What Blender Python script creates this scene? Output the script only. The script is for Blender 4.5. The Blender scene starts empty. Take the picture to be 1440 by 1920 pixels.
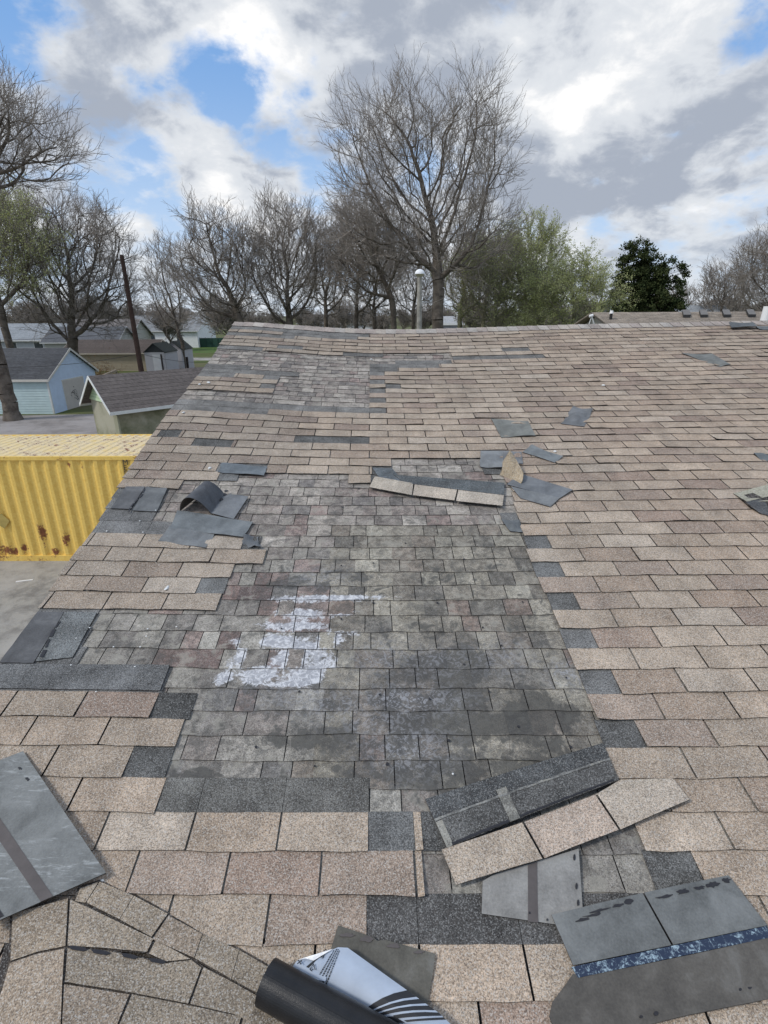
import bpy, bmesh, math, random
import numpy as np
from mathutils import Vector
R = math.radians
random.seed(7)
sc = bpy.context.scene
COL = sc.collection

# ------------------------------------------------------------------ camera
F, PITCH, ROLL, YAW = 992.3, .359, -.005, -.007
SL = .2331                      # roof slope (radians)
TW, EX = .3048, .127            # shingle tab width and exposure
Z0 = 3.87                       # height of lattice origin above ground
CAM = Vector((.069, -1.254, Z0 + 1.68))
_fw = Vector((math.sin(YAW)*math.cos(PITCH), math.cos(YAW)*math.cos(PITCH), -math.sin(PITCH)))
_r0 = Vector((math.cos(YAW), -math.sin(YAW), 0)); _u0 = _r0.cross(_fw)
_rt = _r0*math.cos(ROLL) + _u0*math.sin(ROLL); _up = -_r0*math.sin(ROLL) + _u0*math.cos(ROLL)
cd = bpy.data.cameras.new('camera'); cam = bpy.data.objects.new('camera', cd); COL.objects.link(cam)
from mathutils import Matrix
m = Matrix((_rt, _up, -_fw)).transposed().to_4x4(); m.translation = CAM
cam.matrix_world = m
cd.sensor_fit = 'VERTICAL'; cd.sensor_height = 36; cd.lens = F/1920*36
cd.clip_start = .05; cd.clip_end = 3000
sc.camera = cam
sc.render.resolution_x = 768; sc.render.resolution_y = 1024

def ray(px, py): return (_fw + _rt*((px-720)/F) + _up*((960-py)/F))
def at(px, py, Y):              # point of the view ray on the vertical plane y = Y
    d = ray(px, py); return CAM + d*((Y-CAM.y)/d.y)
def onz(px, py, z):             # point of the view ray at height z
    d = ray(px, py); return CAM + d*((z-CAM.z)/d.z)

# ------------------------------------------------------------------ view / world / sun
sc.view_settings.view_transform = 'Standard'; sc.view_settings.look = 'None'
sc.view_settings.exposure = 0.42; sc.view_settings.gamma = 1
SUN_EL, SUN_AZ = R(46), R(-115)   # azimuth from +Y towards +X
w = bpy.data.worlds.new('World'); sc.world = w; w.use_nodes = True
nt = w.node_tree; nt.nodes.clear(); N = nt.nodes; L = nt.links
def nd(t, **k):
    n = N.new(t)
    for a, b in k.items(): setattr(n, a, b)
    return n
def mth(op, a, b=None, c=None, cl=False):
    n = nd('ShaderNodeMath', operation=op, use_clamp=cl)
    for i, v in enumerate((a, b, c)):
        if v is None: continue
        if isinstance(v, (int, float)): n.inputs[i].default_value = v
        else: L.new(v, n.inputs[i])
    return n.outputs[0]
def vmth(op, a, b=None, s=None):
    n = nd('ShaderNodeVectorMath', operation=op)
    for i, v in enumerate((a, b)):
        if v is None: continue
        if isinstance(v, (tuple, Vector)): n.inputs[i].default_value = v
        else: L.new(v, n.inputs[i])
    if s is not None: n.inputs['Scale'].default_value = s
    return n.outputs['Value'] if op in ('DOT_PRODUCT', 'LENGTH', 'DISTANCE') else n.outputs[0]
def mixc(f, a, b):
    n = nd('ShaderNodeMix', data_type='RGBA')
    for i, v in ((0, f), (6, a), (7, b)):
        if isinstance(v, (int, float)): n.inputs[i].default_value = v
        elif isinstance(v, tuple): n.inputs[i].default_value = (*v, 1)
        else: L.new(v, n.inputs[i])
    return n.outputs[2]
def rng(v, a, b, c=0, d=1, smooth=True):
    n = nd('ShaderNodeMapRange', interpolation_type='SMOOTHSTEP' if smooth else 'LINEAR')
    L.new(v, n.inputs[0])
    for i, q in enumerate((a, b, c, d)): n.inputs[i+1].default_value = q
    return n.outputs[0]
tc = nd('ShaderNodeTexCoord'); D = tc.outputs['Generated']
sky = nd('ShaderNodeTexSky', sky_type='NISHITA'); sky.sun_disc = False
sky.sun_elevation = SUN_EL; sky.sun_rotation = SUN_AZ % (2*math.pi); sky.air_density = 1.0; sky.dust_density = 1.4
nrm = vmth('NORMALIZE', D)
sx = nd('ShaderNodeSeparateXYZ'); L.new(nrm, sx.inputs[0])
zz = mth('ADD', mth('MAXIMUM', sx.outputs[2], 0.0), .42)
cx = nd('ShaderNodeCombineXYZ'); L.new(mth('DIVIDE', sx.outputs[0], zz), cx.inputs[0]); L.new(mth('DIVIDE', sx.outputs[1], zz), cx.inputs[1])
cp = cx.outputs[0]
def noise(v, s, det=8, rough=.55, dist=0., off=(0, 0, 0)):
    n = nd('ShaderNodeTexNoise'); n.noise_dimensions = '3D'
    L.new(vmth('ADD', v, off), n.inputs['Vector'])
    n.inputs['Scale'].default_value = s; n.inputs['Detail'].default_value = det
    n.inputs['Roughness'].default_value = rough; n.inputs['Distortion'].default_value = dist
    return n.outputs['Fac']
# the cloud banks: direction (through a pixel of the view), angular size, weight
def blob(px, py, sxr, wgt):
    d = ray(px, py).normalized()
    dist = vmth('DISTANCE', warp, tuple(d))
    return mth('MULTIPLY', mth('EXPONENT', mth('MULTIPLY', mth('MULTIPLY', dist, dist), -1/(sxr*sxr))), wgt)
wn = nd('ShaderNodeTexNoise'); L.new(nrm, wn.inputs['Vector']); wn.inputs['Scale'].default_value = 3.5; wn.inputs['Detail'].default_value = 4
warp = vmth('ADD', nrm, vmth('SCALE', vmth('SUBTRACT', wn.outputs['Color'], (.5, .5, .5)), s=.22))
#CLOUDS
def field(blobs, gain=1.):
    tot = None
    for (a, b_, c, d_) in blobs:
        o = blob(a, b_, c, d_*gain); tot = o if tot is None else mth('ADD', tot, o)
    return tot
n1 = noise(cp, 4.2, 10, .56, .2, (3.1, 1.7, 0))
n2 = noise(cp, 3.0, 9, .56, .3, (9.3, 5.2, 2))
n3 = noise(cp, 9, 8, .60, .3, (1.3, 7.2, 4))
# where the blue shows between the banks (-) and where the banks are solid (+)
cv = field([(40,10,.07,-.6),(170,5,.05,-.4),(250,140,.03,-.25),(315,160,.04,-.25),(385,165,.035,-.25),(430,205,.045,-.34),(490,265,.05,-.34),(560,262,.05,-.34),(630,300,.05,-.3),(412,25,.035,-.45),
            (350,110,.03,-.3),(370,55,.02,-.2),(1425,50,.05,-.5),(1380,115,.02,-.15),(860,270,.06,-.15),(560,330,.03,-.2),(1250,345,.03,-.2),
            (700,100,.22,.34),(1200,230,.28,.34),(110,130,.08,.22),(450,120,.055,.30),(560,190,.05,.25),(340,270,.07,.22),(300,200,.04,.12),(1150,100,.15,.1),(300,75,.05,.4),(235,115,.035,.25),(365,95,.03,.25),(215,20,.045,.45),(290,55,.045,.4),(330,25,.03,.3),(90,100,.06,.2),(180,110,.05,.2),(355,60,.02,.2)])
cm = mth('ADD', mth('ADD', .56, cv), mth('ADD', mth('MULTIPLY', mth('SUBTRACT', n1, .5), 2.3), mth('MULTIPLY', mth('SUBTRACT', n3, .5), 1.1)))
cov = rng(cm, .26, .74)
# grey undersides (+) and sunlit edges (-)
sh_ = field([(560,110,.05,.1),(640,90,.08,.2),(760,110,.12,.26),(930,60,.13,.26),(660,170,.05,.12),(1260,280,.11,.30),(1110,340,.10,.24),(1370,200,.07,.18),(1000,370,.08,.18),(1260,385,.10,.16),(1160,190,.03,.12),(1420,360,.07,.14),
             (230,260,.07,.10),(330,300,.05,.08),(200,230,.10,.22),(140,290,.08,.2),(340,230,.06,.15),(430,330,.08,.12),(190,40,.06,.14),(300,50,.05,.12),(1030,200,.03,.18),
             (400,120,.05,-.34),(480,60,.06,-.25),(520,200,.04,-.25),(110,100,.08,-.12),(200,90,.05,-.08),(1110,170,.07,-.30),(1040,245,.04,-.3),(1200,130,.06,-.22),(1340,70,.06,-.2),(1390,320,.045,-.26),(300,320,.045,-.22),(420,330,.04,-.2),(560,310,.03,-.2),
             (1330,448,.03,-.3),(1400,430,.03,-.25),(1110,440,.03,-.25),(1400,140,.035,-.2),(700,10,.05,-.22),(600,40,.05,-.15)])
sd_ = mth('ADD', mth('ADD', .44, sh_), mth('ADD', mth('MULTIPLY', mth('SUBTRACT', n2, .5), 1.7), mth('ADD', mth('MULTIPLY', mth('SUBTRACT', cm, .75), .12), mth('MULTIPLY', mth('SUBTRACT', n3, .5), .9))))
hi = (8.2, 8.1, 8.0); md = (5.6, 5.85, 6.2); lo = (3.0, 3.35, 4.0)
cc = mixc(rng(sd_, .44, .82), mixc(rng(sd_, .10, .46), hi, md), lo)
blue = mixc(.8, sky.outputs[0], (1.55, 3.2, 6.2))
blue2 = mixc(rng(sx.outputs[2], .02, .38), (4.2, 5.4, 7.0), blue)
final = mixc(cov, blue2, cc)
hz = rng(sx.outputs[2], -.02, .16)
final = mixc(mth('SUBTRACT', 1.0, mth('MULTIPLY', mth('SUBTRACT', 1.0, hz), .6)), (4.8, 5.4, 6.1), final)
final = mixc(rng(sx.outputs[2], -.03, -.005), (3.2, 3.3, 3.2), final)
bg = nd('ShaderNodeBackground'); L.new(final, bg.inputs[0]); bg.inputs[1].default_value = .1
out = nd('ShaderNodeOutputWorld'); L.new(bg.outputs[0], out.inputs[0])
sl = bpy.data.lights.new('sun', 'SUN'); sl.energy = 1.5; sl.angle = R(10); sl.color = (1, .95, .88)
so = bpy.data.objects.new('sun', sl); COL.objects.link(so)
sd = Vector((math.sin(SUN_AZ)*math.cos(SUN_EL), math.cos(SUN_AZ)*math.cos(SUN_EL), math.sin(SUN_EL)))
so.rotation_euler = sd.to_track_quat('Z', 'Y').to_euler(); so.location = (0, 0, 50)

# ------------------------------------------------------------------ helpers
def link(o, parent=None):
    COL.objects.link(o)
    if parent: o.parent = parent
    return o
def tag(o, label=None, cat=None, group=None, kind=None):
    for k_, v_ in (('label', label), ('category', cat), ('group', group), ('kind', kind)):
        if v_: o[k_] = v_
    return o
def empty(name, loc=(0, 0, 0), rz=0):
    o = bpy.data.objects.new(name, None); o.location = loc; o.rotation_euler.z = rz
    o.empty_display_size = .2; return link(o)

class MB:
    def __init__(s): s.v = []; s.f = []; s.c = []; s.wr = []; s.smooth = False
    def face(s, pts, c=(1, 1, 1), wr=None):
        b = len(s.v); s.v += [tuple(p) for p in pts]; s.f.append(tuple(range(b, b+len(pts))))
        s.c += [c]*len(pts); s.wr += (wr if wr else [(0, 0, 0)]*len(pts))
    def box(s, x0, x1, y0, y1, z0, z1, c=(1, 1, 1), M=None):
        P = [Vector(p) for p in ((x0,y0,z0),(x1,y0,z0),(x1,y1,z0),(x0,y1,z0),(x0,y0,z1),(x1,y0,z1),(x1,y1,z1),(x0,y1,z1))]
        if M: P = [M @ p for p in P]
        for q in ((0,3,2,1),(4,5,6,7),(0,1,5,4),(1,2,6,5),(2,3,7,6),(3,0,4,7)): s.face([P[i] for i in q], c)
    def slab(s, top, th, nrm=Vector((0, 0, 1)), c=(1, 1, 1), side=None, wr=None):
        """closed polygon slab: top outline given, thickness downwards"""
        top = [Vector(p) for p in top]; bot = [p - nrm*th for p in top]
        s.face(top, c, wr); s.face(bot[::-1], side or c)
        for i in range(len(top)):
            j = (i+1) % len(top); s.face([top[i], bot[i], bot[j], top[j]], side or c)
    def grid(s, G, th, nrm=Vector((0, 0, 1)), c=(1, 1, 1), under=None, side=None):
        """solid sheet from a grid of points; nrm may be a function of i,j"""
        a = len(G); b = len(G[0])
        NN = [[None]*b for _ in range(a)]
        for i in range(a):
            for j in range(b):
                du = G[min(i+1, a-1)][j]-G[max(i-1, 0)][j]; dv = G[i][min(j+1, b-1)]-G[i][max(j-1, 0)]
                n = du.cross(dv).normalized()
                NN[i][j] = n
        if sum((NN[i][j].dot(nrm) for i in range(a) for j in range(b))) < 0:
            NN = [[-n for n in r] for r in NN]
        B = [[G[i][j]-NN[i][j]*th for j in range(b)] for i in range(a)]
        base = len(s.v)
        for T, cc_ in ((G, c), (B, under or c)):
            for r in T:
                for p in r: s.v.append(tuple(p)); s.c.append(cc_); s.wr.append((0, 0, 0))
        o = base + a*b
        flip = (G[1][0]-G[0][0]).cross(G[0][1]-G[0][0]).dot(NN[0][0]) < 0
        for i in range(a-1):
            for j in range(b-1):
                q = [base+i*b+j, base+(i+1)*b+j, base+(i+1)*b+j+1, base+i*b+j+1]
                q2 = [x-base+o for x in q][::-1]
                if flip: q = q[::-1]; q2 = q2[::-1]
                s.f += [tuple(q), tuple(q2)]
        ring = [(i, 0) for i in range(a)] + [(a-1, j) for j in range(1, b)] + [(i, b-1) for i in range(a-2, -1, -1)] + [(0, j) for j in range(b-2, 0, -1)]
        for q in range(len(ring)):
            i, j = ring[q]; i2, j2 = ring[(q+1) % len(ring)]
            s.face([G[i][j], B[i][j], B[i2][j2], G[i2][j2]], side or c)
    def tube(s, p0, p1, r0, r1, n=6, c=(1, 1, 1), cap=True):
        p0 = Vector(p0); p1 = Vector(p1); d = (p1-p0).normalized()
        a = d.orthogonal().normalized(); b = d.cross(a)
        A = [p0+(a*math.cos(2*math.pi*i/n)+b*math.sin(2*math.pi*i/n))*r0 for i in range(n)]
        B = [p1+(a*math.cos(2*math.pi*i/n)+b*math.sin(2*math.pi*i/n))*r1 for i in range(n)]
        for i in range(n): j = (i+1) % n; s.face([A[i], A[j], B[j], B[i]], c)
        if cap: s.face(A[::-1], c); s.face(B, c)
    def build(s, name, mat, parent=None, smooth=False):
        me = bpy.data.meshes.new(name); me.from_pydata(s.v, [], s.f)
        ca = me.color_attributes.new('Col', 'FLOAT_COLOR', 'POINT')
        ca.data.foreach_set('color', np.array([(*c, 1) for c in s.c], dtype=np.float32).ravel())
        if any(x != (0, 0, 0) for x in s.wr):
            wa = me.color_attributes.new('Wear', 'FLOAT_COLOR', 'POINT')
            wa.data.foreach_set('color', np.array([(*c, 1) for c in s.wr], dtype=np.float32).ravel())
        if mat: me.materials.append(getattr(mat, 'm', mat))
        if smooth: me.polygons.foreach_set('use_smooth', [True]*len(me.polygons))
        o = bpy.data.objects.new(name, me); return link(o, parent)

def weld_normals(o):
    bm = bmesh.new(); bm.from_mesh(o.data); bmesh.ops.remove_doubles(bm, verts=bm.verts, dist=1e-5)
    bmesh.ops.recalc_face_normals(bm, faces=bm.faces); bm.to_mesh(o.data); bm.free()

# ------------------------------------------------------------------ materials
class MT:
    def __init__(s, name, rough=.9, spec=.3):
        global N, L
        s.m = bpy.data.materials.new(name); s.m.use_nodes = True; s.nt = s.m.node_tree
        s.nt.nodes.clear(); N = s.nt.nodes; L = s.nt.links
        s.b = nd('ShaderNodeBsdfPrincipled'); s.o = nd('ShaderNodeOutputMaterial'); L.new(s.b.outputs[0], s.o.inputs[0])
        s.b.inputs['Roughness'].default_value = rough; s.b.inputs['Specular IOR Level'].default_value = spec
        s.co = nd('ShaderNodeTexCoord').outputs['Object']
    def col(s, c):
        if isinstance(c, tuple): s.b.inputs[0].default_value = (*c, 1)
        else: L.new(c, s.b.inputs[0])
    def bump(s, h, st=.3, d=.002):
        b = nd('ShaderNodeBump'); b.inputs['Strength'].default_value = st; b.inputs['Distance'].default_value = d
        L.new(h, b.inputs['Height']); L.new(b.outputs[0], s.b.inputs['Normal'])
def attr(name):
    n = nd('ShaderNodeAttribute'); n.attribute_name = name; return n
def mulc(a, b):
    n = nd('ShaderNodeMix', data_type='RGBA', blend_type='MULTIPLY'); n.inputs[0].default_value = 1
    for i, v in ((6, a), (7, b)):
        if isinstance(v, tuple): n.inputs[i].default_value = (*v, 1)
        else: L.new(v, n.inputs[i])
    return n.outputs[2]
def grey(v):
    n = nd('ShaderNodeCombineColor'); 
    for i in range(3): L.new(v, n.inputs[i])
    return n.outputs[0]
def noi(v, s, det=3, rough=.5, dist=0): return noise(v, s, det, rough, dist)

def granule_mat(name, lo=.55, hi=1.5, speck=0., white_wear=False, low=.25):
    t = MT(name, .95, .15); a = attr('Col')
    fine = noi(t.co, 230, 2, .75); mid = noi(t.co, 95, 3, .7); big = noi(t.co, 7, 4, .6); huge = noi(t.co, 1.3, 3, .5)
    g = mth('ADD', rng(fine, .36, .64, lo, hi, False), rng(mid, .3, .7, -.22, .22, False))
    g = mth('MULTIPLY', g, mth('ADD', rng(big, .25, .75, 1-low*.6, 1+low*.6, False), rng(huge, .3, .7, -.07, .07, False)))
    sm_ = nd('ShaderNodeMapping'); L.new(t.co, sm_.inputs[0]); sm_.inputs['Scale'].default_value = (9, 1.1, 1.1)
    g = mth('MULTIPLY', g, rng(noi(sm_.outputs[0], 1.0, 4, .6), .3, .7, .88, 1.12, False))
    c = mulc(a.outputs['Color'], grey(g))
    vor = nd('ShaderNodeTexVoronoi'); L.new(t.co, vor.inputs['Vector']); vor.inputs['Scale'].default_value = 330
    sv = nd('ShaderNodeSeparateColor'); L.new(vor.outputs['Color'], sv.inputs[0])
    # pale and dark single granules
    c = mixc(mth('MULTIPLY', rng(sv.outputs[0], .78, .86), .55 if not speck else speck), c, (.55, .53, .49) if not speck else (.36, .36, .35))
    c = mixc(mth('MULTIPLY', rng(sv.outputs[1], .84, .9), .5), c, (.06, .05, .045))
    if white_wear:
        wr = attr('Wear'); ws = nd('ShaderNodeSeparateColor'); L.new(wr.outputs['Color'], ws.inputs[0])
        bl = noi(t.co, 24, 6, .7, .8); c = mulc(c, grey(rng(bl, .36, .64, .70, 1.3, False)))
        st = noi(t.co, 14, 6, .65, .6); st2 = noi(t.co, 38, 5, .7, 1.2); st3 = noi(t.co, 5, 4, .6, .4)
        # brown and grey weathered rings
        c = mixc(rng(st, .52, .62, 0, .6), c, (.31, .295, .255))
        c = mixc(mth('MULTIPLY', rng(st, .48, .38), .5), c, (.095, .095, .09))
        dk = rng(mth('ADD', mth('MULTIPLY', ws.outputs[1], .5), mth('MULTIPLY', mth('SUBTRACT', mth('ADD', mth('MULTIPLY', st, .5), mth('MULTIPLY', st3, .5)), .5), 2.2)), .17, .36)
        c = mixc(mth('MULTIPLY', dk, .78), c, (.062, .062, .060))
        c = mixc(mth('MULTIPLY', ws.outputs[2], .45), c, (.125, .127, .135))
        lg = mth('MULTIPLY', ws.outputs[2], rng(st2, .49, .58))
        c = mixc(mth('MULTIPLY', lg, .75), c, (.36, .365, .385))
        wm = mth('ADD', mth('MULTIPLY', ws.outputs[0], .62), mth('MULTIPLY', mth('SUBTRACT', mth('ADD', mth('MULTIPLY', st, .5), mth('MULTIPLY', st2, .5)), .5), 1.5))
        wm = rng(wm, .20, .38)
        c = mixc(mth('MULTIPLY', wm, .88), c, mixc(rng(st2, .45, .6), (.36, .37, .40), (.66, .67, .69)))
    t.col(c); t.bump(mth('ADD', fine, mth('MULTIPLY', mid, .6)), .55, .0025)
    return t.m
def simple_mat(name, c, rough=.8, spec=.3, var=.2, scale=8, bump=0, c2=None, metal=0):
    t = MT(name, rough, spec); n = noi(t.co, scale, 6, .62)
    if c2: col = mixc(rng(n, .38, .62), c, c2)
    else: col = mulc(c, grey(rng(n, .25, .75, 1-var, 1+var, False)))
    t.col(col); t.b.inputs['Metallic'].default_value = metal
    if bump: t.bump(n, bump, .01)
    return t.m
def attr_mat(name, rough=.8, spec=.3, var=.15, scale=10, bump=.0, dist=.005):
    t = MT(name, rough, spec); a = attr('Col'); n = noi(t.co, scale, 6, .62)
    t.col(mulc(a.outputs['Color'], grey(rng(n, .25, .75, 1-var, 1+var, False))))
    if bump: t.bump(n, bump, dist)
    return t.m
M_TAN = granule_mat('tan_granules', .60, 1.46, low=.42)
M_OLD = granule_mat('old_weathered_granules', .68, 1.4, .3, True, .4)
M_DARK = granule_mat('dark_granules', .5, 1.75, .42, False, .9)
M_FELT = None
def felt_mat(name, c, chalk=0.):
    t = MT(name, .7, .35); n = noi(t.co, 9, 6, .65, .3); f = noi(t.co, 160, 3, .6); s = noi(t.co, 30, 6, .7, 1.5)
    a = attr('Col')
    col = mulc(a.outputs['Color'], grey(mth('ADD', rng(n, .3, .7, .66, 1.34, False), rng(f, .3, .7, -.14, .14, False))))
    col = mixc(rng(n, .55, .7, 0, .25), col, (.20, .205, .20))
    if chalk:
        mp_ = nd('ShaderNodeMapping'); L.new(t.co, mp_.inputs[0]); mp_.inputs['Rotation'].default_value = (0, 0, .95); mp_.inputs['Scale'].default_value = (1, 5, 1)
        s2 = noi(mp_.outputs[0], 14, 8, .75, .6)
        k = mth('MULTIPLY', rng(s2, .50, .68), rng(noi(t.co, 4, 3, .5), .46, .6))
        col = mixc(mth('MULTIPLY', k, chalk), col, (.42, .44, .44))
    t.col(col); t.bump(mth('ADD', f, n), .25, .002)
    return t.m
M_FELT = felt_mat('shingle_back', (.2, .2, .2)); M_CHALK = felt_mat('chalky_shingle_back', (.2, .2, .2), .75)
M_TAR = simple_mat('tar', (.018, .017, .02), .45, .5, .3, 60)
M_WHITE = simple_mat('white_paint', (.72, .73, .72), .5, .4, .1, 4)

# ------------------------------------------------------------------ the roof surface
ZG=[[-1,-1,-1,-1,-1,-1,3,7,6,2,-2,-4,-5,-5,-5,-5,-4,-3,-1,-1],
[0,1,2,2,1,0,5,9,9,5,1,-1,-2,-2,-3,-3,-2,0,2,3],
[1,2,4,3,-3,-1,1,4,4,5,4,2,1,0,0,0,1,3,4,6],
[1,2,6,-1,-17,-14,-13,-18,-7,4,5,4,3,3,2,2,3,5,7,9],
[6,2,-2,-8,-17,-20,-19,-14,0,5,5,6,6,5,4,5,6,7,9,11],
[16,12,7,-9,-17,-19,-17,-11,-3,2,4,7,7,7,6,7,8,10,12,14],
[31,28,25,7,-8,-14,-15,-10,-2,4,8,9,9,8,8,9,10,12,15,18],
[48,40,28,13,-4,-13,-16,-12,-3,7,11,9,8,8,9,10,13,15,18,22],
[65,58,44,17,-6,-18,-21,-17,-9,-1,0,3,5,7,10,13,16,19,22,26],
[79,72,60,26,-7,-23,-29,-25,-19,-14,-9,-3,2,7,12,16,20,24,28,33],
[85,73,53,24,-8,-28,-35,-32,-25,-19,-11,-6,1,9,16,22,27,31,36,41],
[90,73,49,20,-9,-30,-37,-34,-26,-18,-12,-4,7,16,24,31,36,41,46,50],
[97,79,54,23,-9,-29,-35,-30,-21,-11,-1,8,18,27,35,42,48,53,57,62],
[105,91,67,31,-7,-30,-31,-21,-10,2,14,25,32,40,49,57,62,66,70,74],
[113,103,84,44,2,-19,-18,-6,6,20,32,40,46,58,66,72,77,81,84,87],
[121,110,92,58,22,3,1,12,25,39,53,61,71,78,84,88,92,95,98,100]]
def zg(k, n):
    a = min(max((k+9)/1.75, 0), 18.999); b = min(max((n+8)/4., 0), 14.999)
    i = int(a); j = int(b); a -= i; b -= j
    a = a*a*(3-2*a)*.35+a*.65; b = b*b*(3-2*b)*.35+b*.65
    return ((ZG[j][i]*(1-a)+ZG[j][i+1]*a)*(1-b)+(ZG[j+1][i]*(1-a)+ZG[j+1][i+1]*a)*b)*.001
NS = Vector((0, -math.sin(SL), math.cos(SL)))       # roof normal
def S(k, n, h=0.):
    return Vector((k*TW, n*EX*math.cos(SL), Z0+n*EX*math.sin(SL)+zg(k, n))) + NS*h
def hit(px, py, h=0.):
    """where the view ray through a photo pixel meets the roof (raised by h)"""
    d = ray(px, py); z = 0.
    for _ in range(6):
        # plane  Z = Z0 + z + h/cos + Y*tan(SL)
        c0 = Z0 + z + h/math.cos(SL); t_ = math.tan(SL)
        t = (c0 + CAM.y*t_ - CAM.z)/(d.z - d.y*t_)
        P = CAM + d*t; z = zg(P.x/TW, P.y/(EX*math.cos(SL)))
    return P
def kn(px, py):
    P = hit(px, py); return P.x/TW, P.y/(EX*math.cos(SL))
def proj(P):
    v = P - CAM; z = v.dot(_fw); return 720+F*v.dot(_rt)/z, 960-F*v.dot(_up)/z
def k_at(px, n):
    a, b = -40., 60.
    for _ in range(40):
        m_ = (a+b)/2
        if proj(S(m_, n))[0] < px: a = m_
        else: b = m_
    return a
def sh(k, n): return -.0105*n*(1-.8*min(max(k/7, 0), 1))
RAKE = [(-14, -5.5), (0, -5.5), (9, -5.66), (12, -5.78), (14, -5.72), (20, -6.0), (28, -6.12), (36, -6.2), (49, -6.42), (52, -6.42)]
def rake(n):
    for (a, u), (b, v) in zip(RAKE, RAKE[1:]):
        if n <= b: return u+(v-u)*(n-a)/(b-a)
    return RAKE[-1][1]
KR = 27.; NR = 50.35; NB = -13
house = empty('house', (0, 0, 0))
tag(house, 'worn house under a low tan shingle roof with grey old layers showing through', 'house')
# what shows in each course (n) that is not plain tan tabs: (photo x from, to, kind)  o old layer, d dark under layer, g grey felt
OV = {
 -2: [(687, 1402, 'd')],
 -1: [(776, 781, 'o'), (793, 1090, 'o'), (1090, 1218, 'o'), (1218, 1313, 'd')],
 0: [(690, 777, 'g'), (791, 1020, 'd'), (1020, 1195, 'o')],
 1: [(301, 692, 'd'), (692, 1160, 'o')],
 2: [(240, 318, 'd'), (318, 1142, 'o')],
 3: [(337, 1124, 'o'), (1124, 1201, 'd')],
 4: [(289, 362, 'd'), (362, 1110, 'o')],
 5: [(-300, 312, 'd'), (312, 1092, 'o'), (1092, 1156, 'd')],
 6: [(-300, 152, 'd'), (152, 1072, 'o')],
 7: [(-300, 163, 'd'), (163, 1055, 'o'), (1055, 1114, 'd')],
 8: [(-300, 178, 'd'), (178, 1043, 'o')],
 9: [(410, 1030, 'o'), (1030, 1082, 'd')],
 10: [(372, 424, 'g'), (424, 1014, 'o')],
 11: [(436, 1001, 'o'), (1001, 1054, 'g')],
 12: [(496, 991, 'o')],
 13: [(455, 488, 'd'), (488, 985, 'o'), (985, 1030, 'g')],
 14: [(0, 400, 'd'), (400, 978, 'o')],
 15: [(0, 290, 'd'), (290, 940, 'o'), (940, 972, 'd')],
 16: [(0, 304, 'g'), (304, 966, 'o')],
 17: [(0, 311, 'g'), (311, 962, 'o')],
 18: [(340, 958, 'o')],
 19: [(410, 447, 'g'), (447, 652, 'o'), (695, 740, 'd'), (740, 945, 'o')],
 20: [(408, 500, 'g'), (697, 735, 'd'), (735, 905, 'o'), (905, 965, 'd')],
 21: [(733, 905, 'o')],
 23: [(362, 436, 'd')],
 24: [(298, 338, 'd'), (552, 693, 'd')],
 28: [(0, 503, 'd')],
 29: [(0, 723, 'd')],
 30: [(0, 693, 'o')],
 31: [(0, 693, 'o'), (693, 722, 'd')],
 32: [(513, 693, 'o')],
 33: [(488, 516, 'd'), (516, 693, 'o'), (693, 721, 'd')],
 34: [(520, 693, 'o'), (722, 750, 'd')],
 35: [(0, 440, 'd'), (494, 524, 'd'), (524, 693, 'o'), (693, 720, 'd')],
 36: [(0, 560, 'd'), (560, 693, 'o')],
 37: [(0, 470, 'd'), (470, 693, 'o'), (693, 719, 'd')],
 38: [(0, 693, 'o'), (693, 745, 'd')],
 39: [(0, 693, 'o'), (693, 823, 'd')],
 40: [(0, 740, 'o'), (740, 846, 'd')],
 41: [(0, 848, 'o'), (848, 1020, 'd')],
 42: [(0, 493, 'd'), (643, 717, 'd'), (717, 843, 'o')],
 43: [(520, 568, 'd'), (940, 992, 'd')],
 46: [(0, 552, 'd')], 47: [(530, 670, 'd')], 48: [(0, 692, 'd')],
}
rg = random.Random(11)
TANS = [(.355,.281,.214), (.308,.238,.182), (.382,.311,.242), (.272,.205,.162), (.34,.275,.212), (.402,.335,.267), (.298,.234,.186)]
tan = MB(); dark = MB(); old = MB()
def tancol(k, n):
    c = list(rg.choices(TANS, [5, 3.2, 4, 1.4, 4, 1.2, 2])[0])
    if k > 5 and n > 8: c[0] *= 1.0; c[1] *= .975; c[2] *= .96
    if k < -2 and n > 6: c = [x*.86 for x in c]; c[2] *= 1.04; c[1] *= 1.02
    if n < 5 and abs(k) < 3: c = [x*1.05 for x in c]
    if n > 30: c = [x*.95 for x in c]
    f = rg.uniform(.93, 1.07); return tuple(x*f for x in c)
EDGE = (.035, .03, .028)
def edge_wob(k, n): return .018*math.sin(k*1.7+n*2.3)+.018*math.sin(k*5.1+n*4.7)+.012*math.sin(k*11.3+n*1.3)
def rows_i(nn, n, top, mid): return round((nn-n)/(top-n)*mid) if abs(top-n) > 1e-6 else 0
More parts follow.
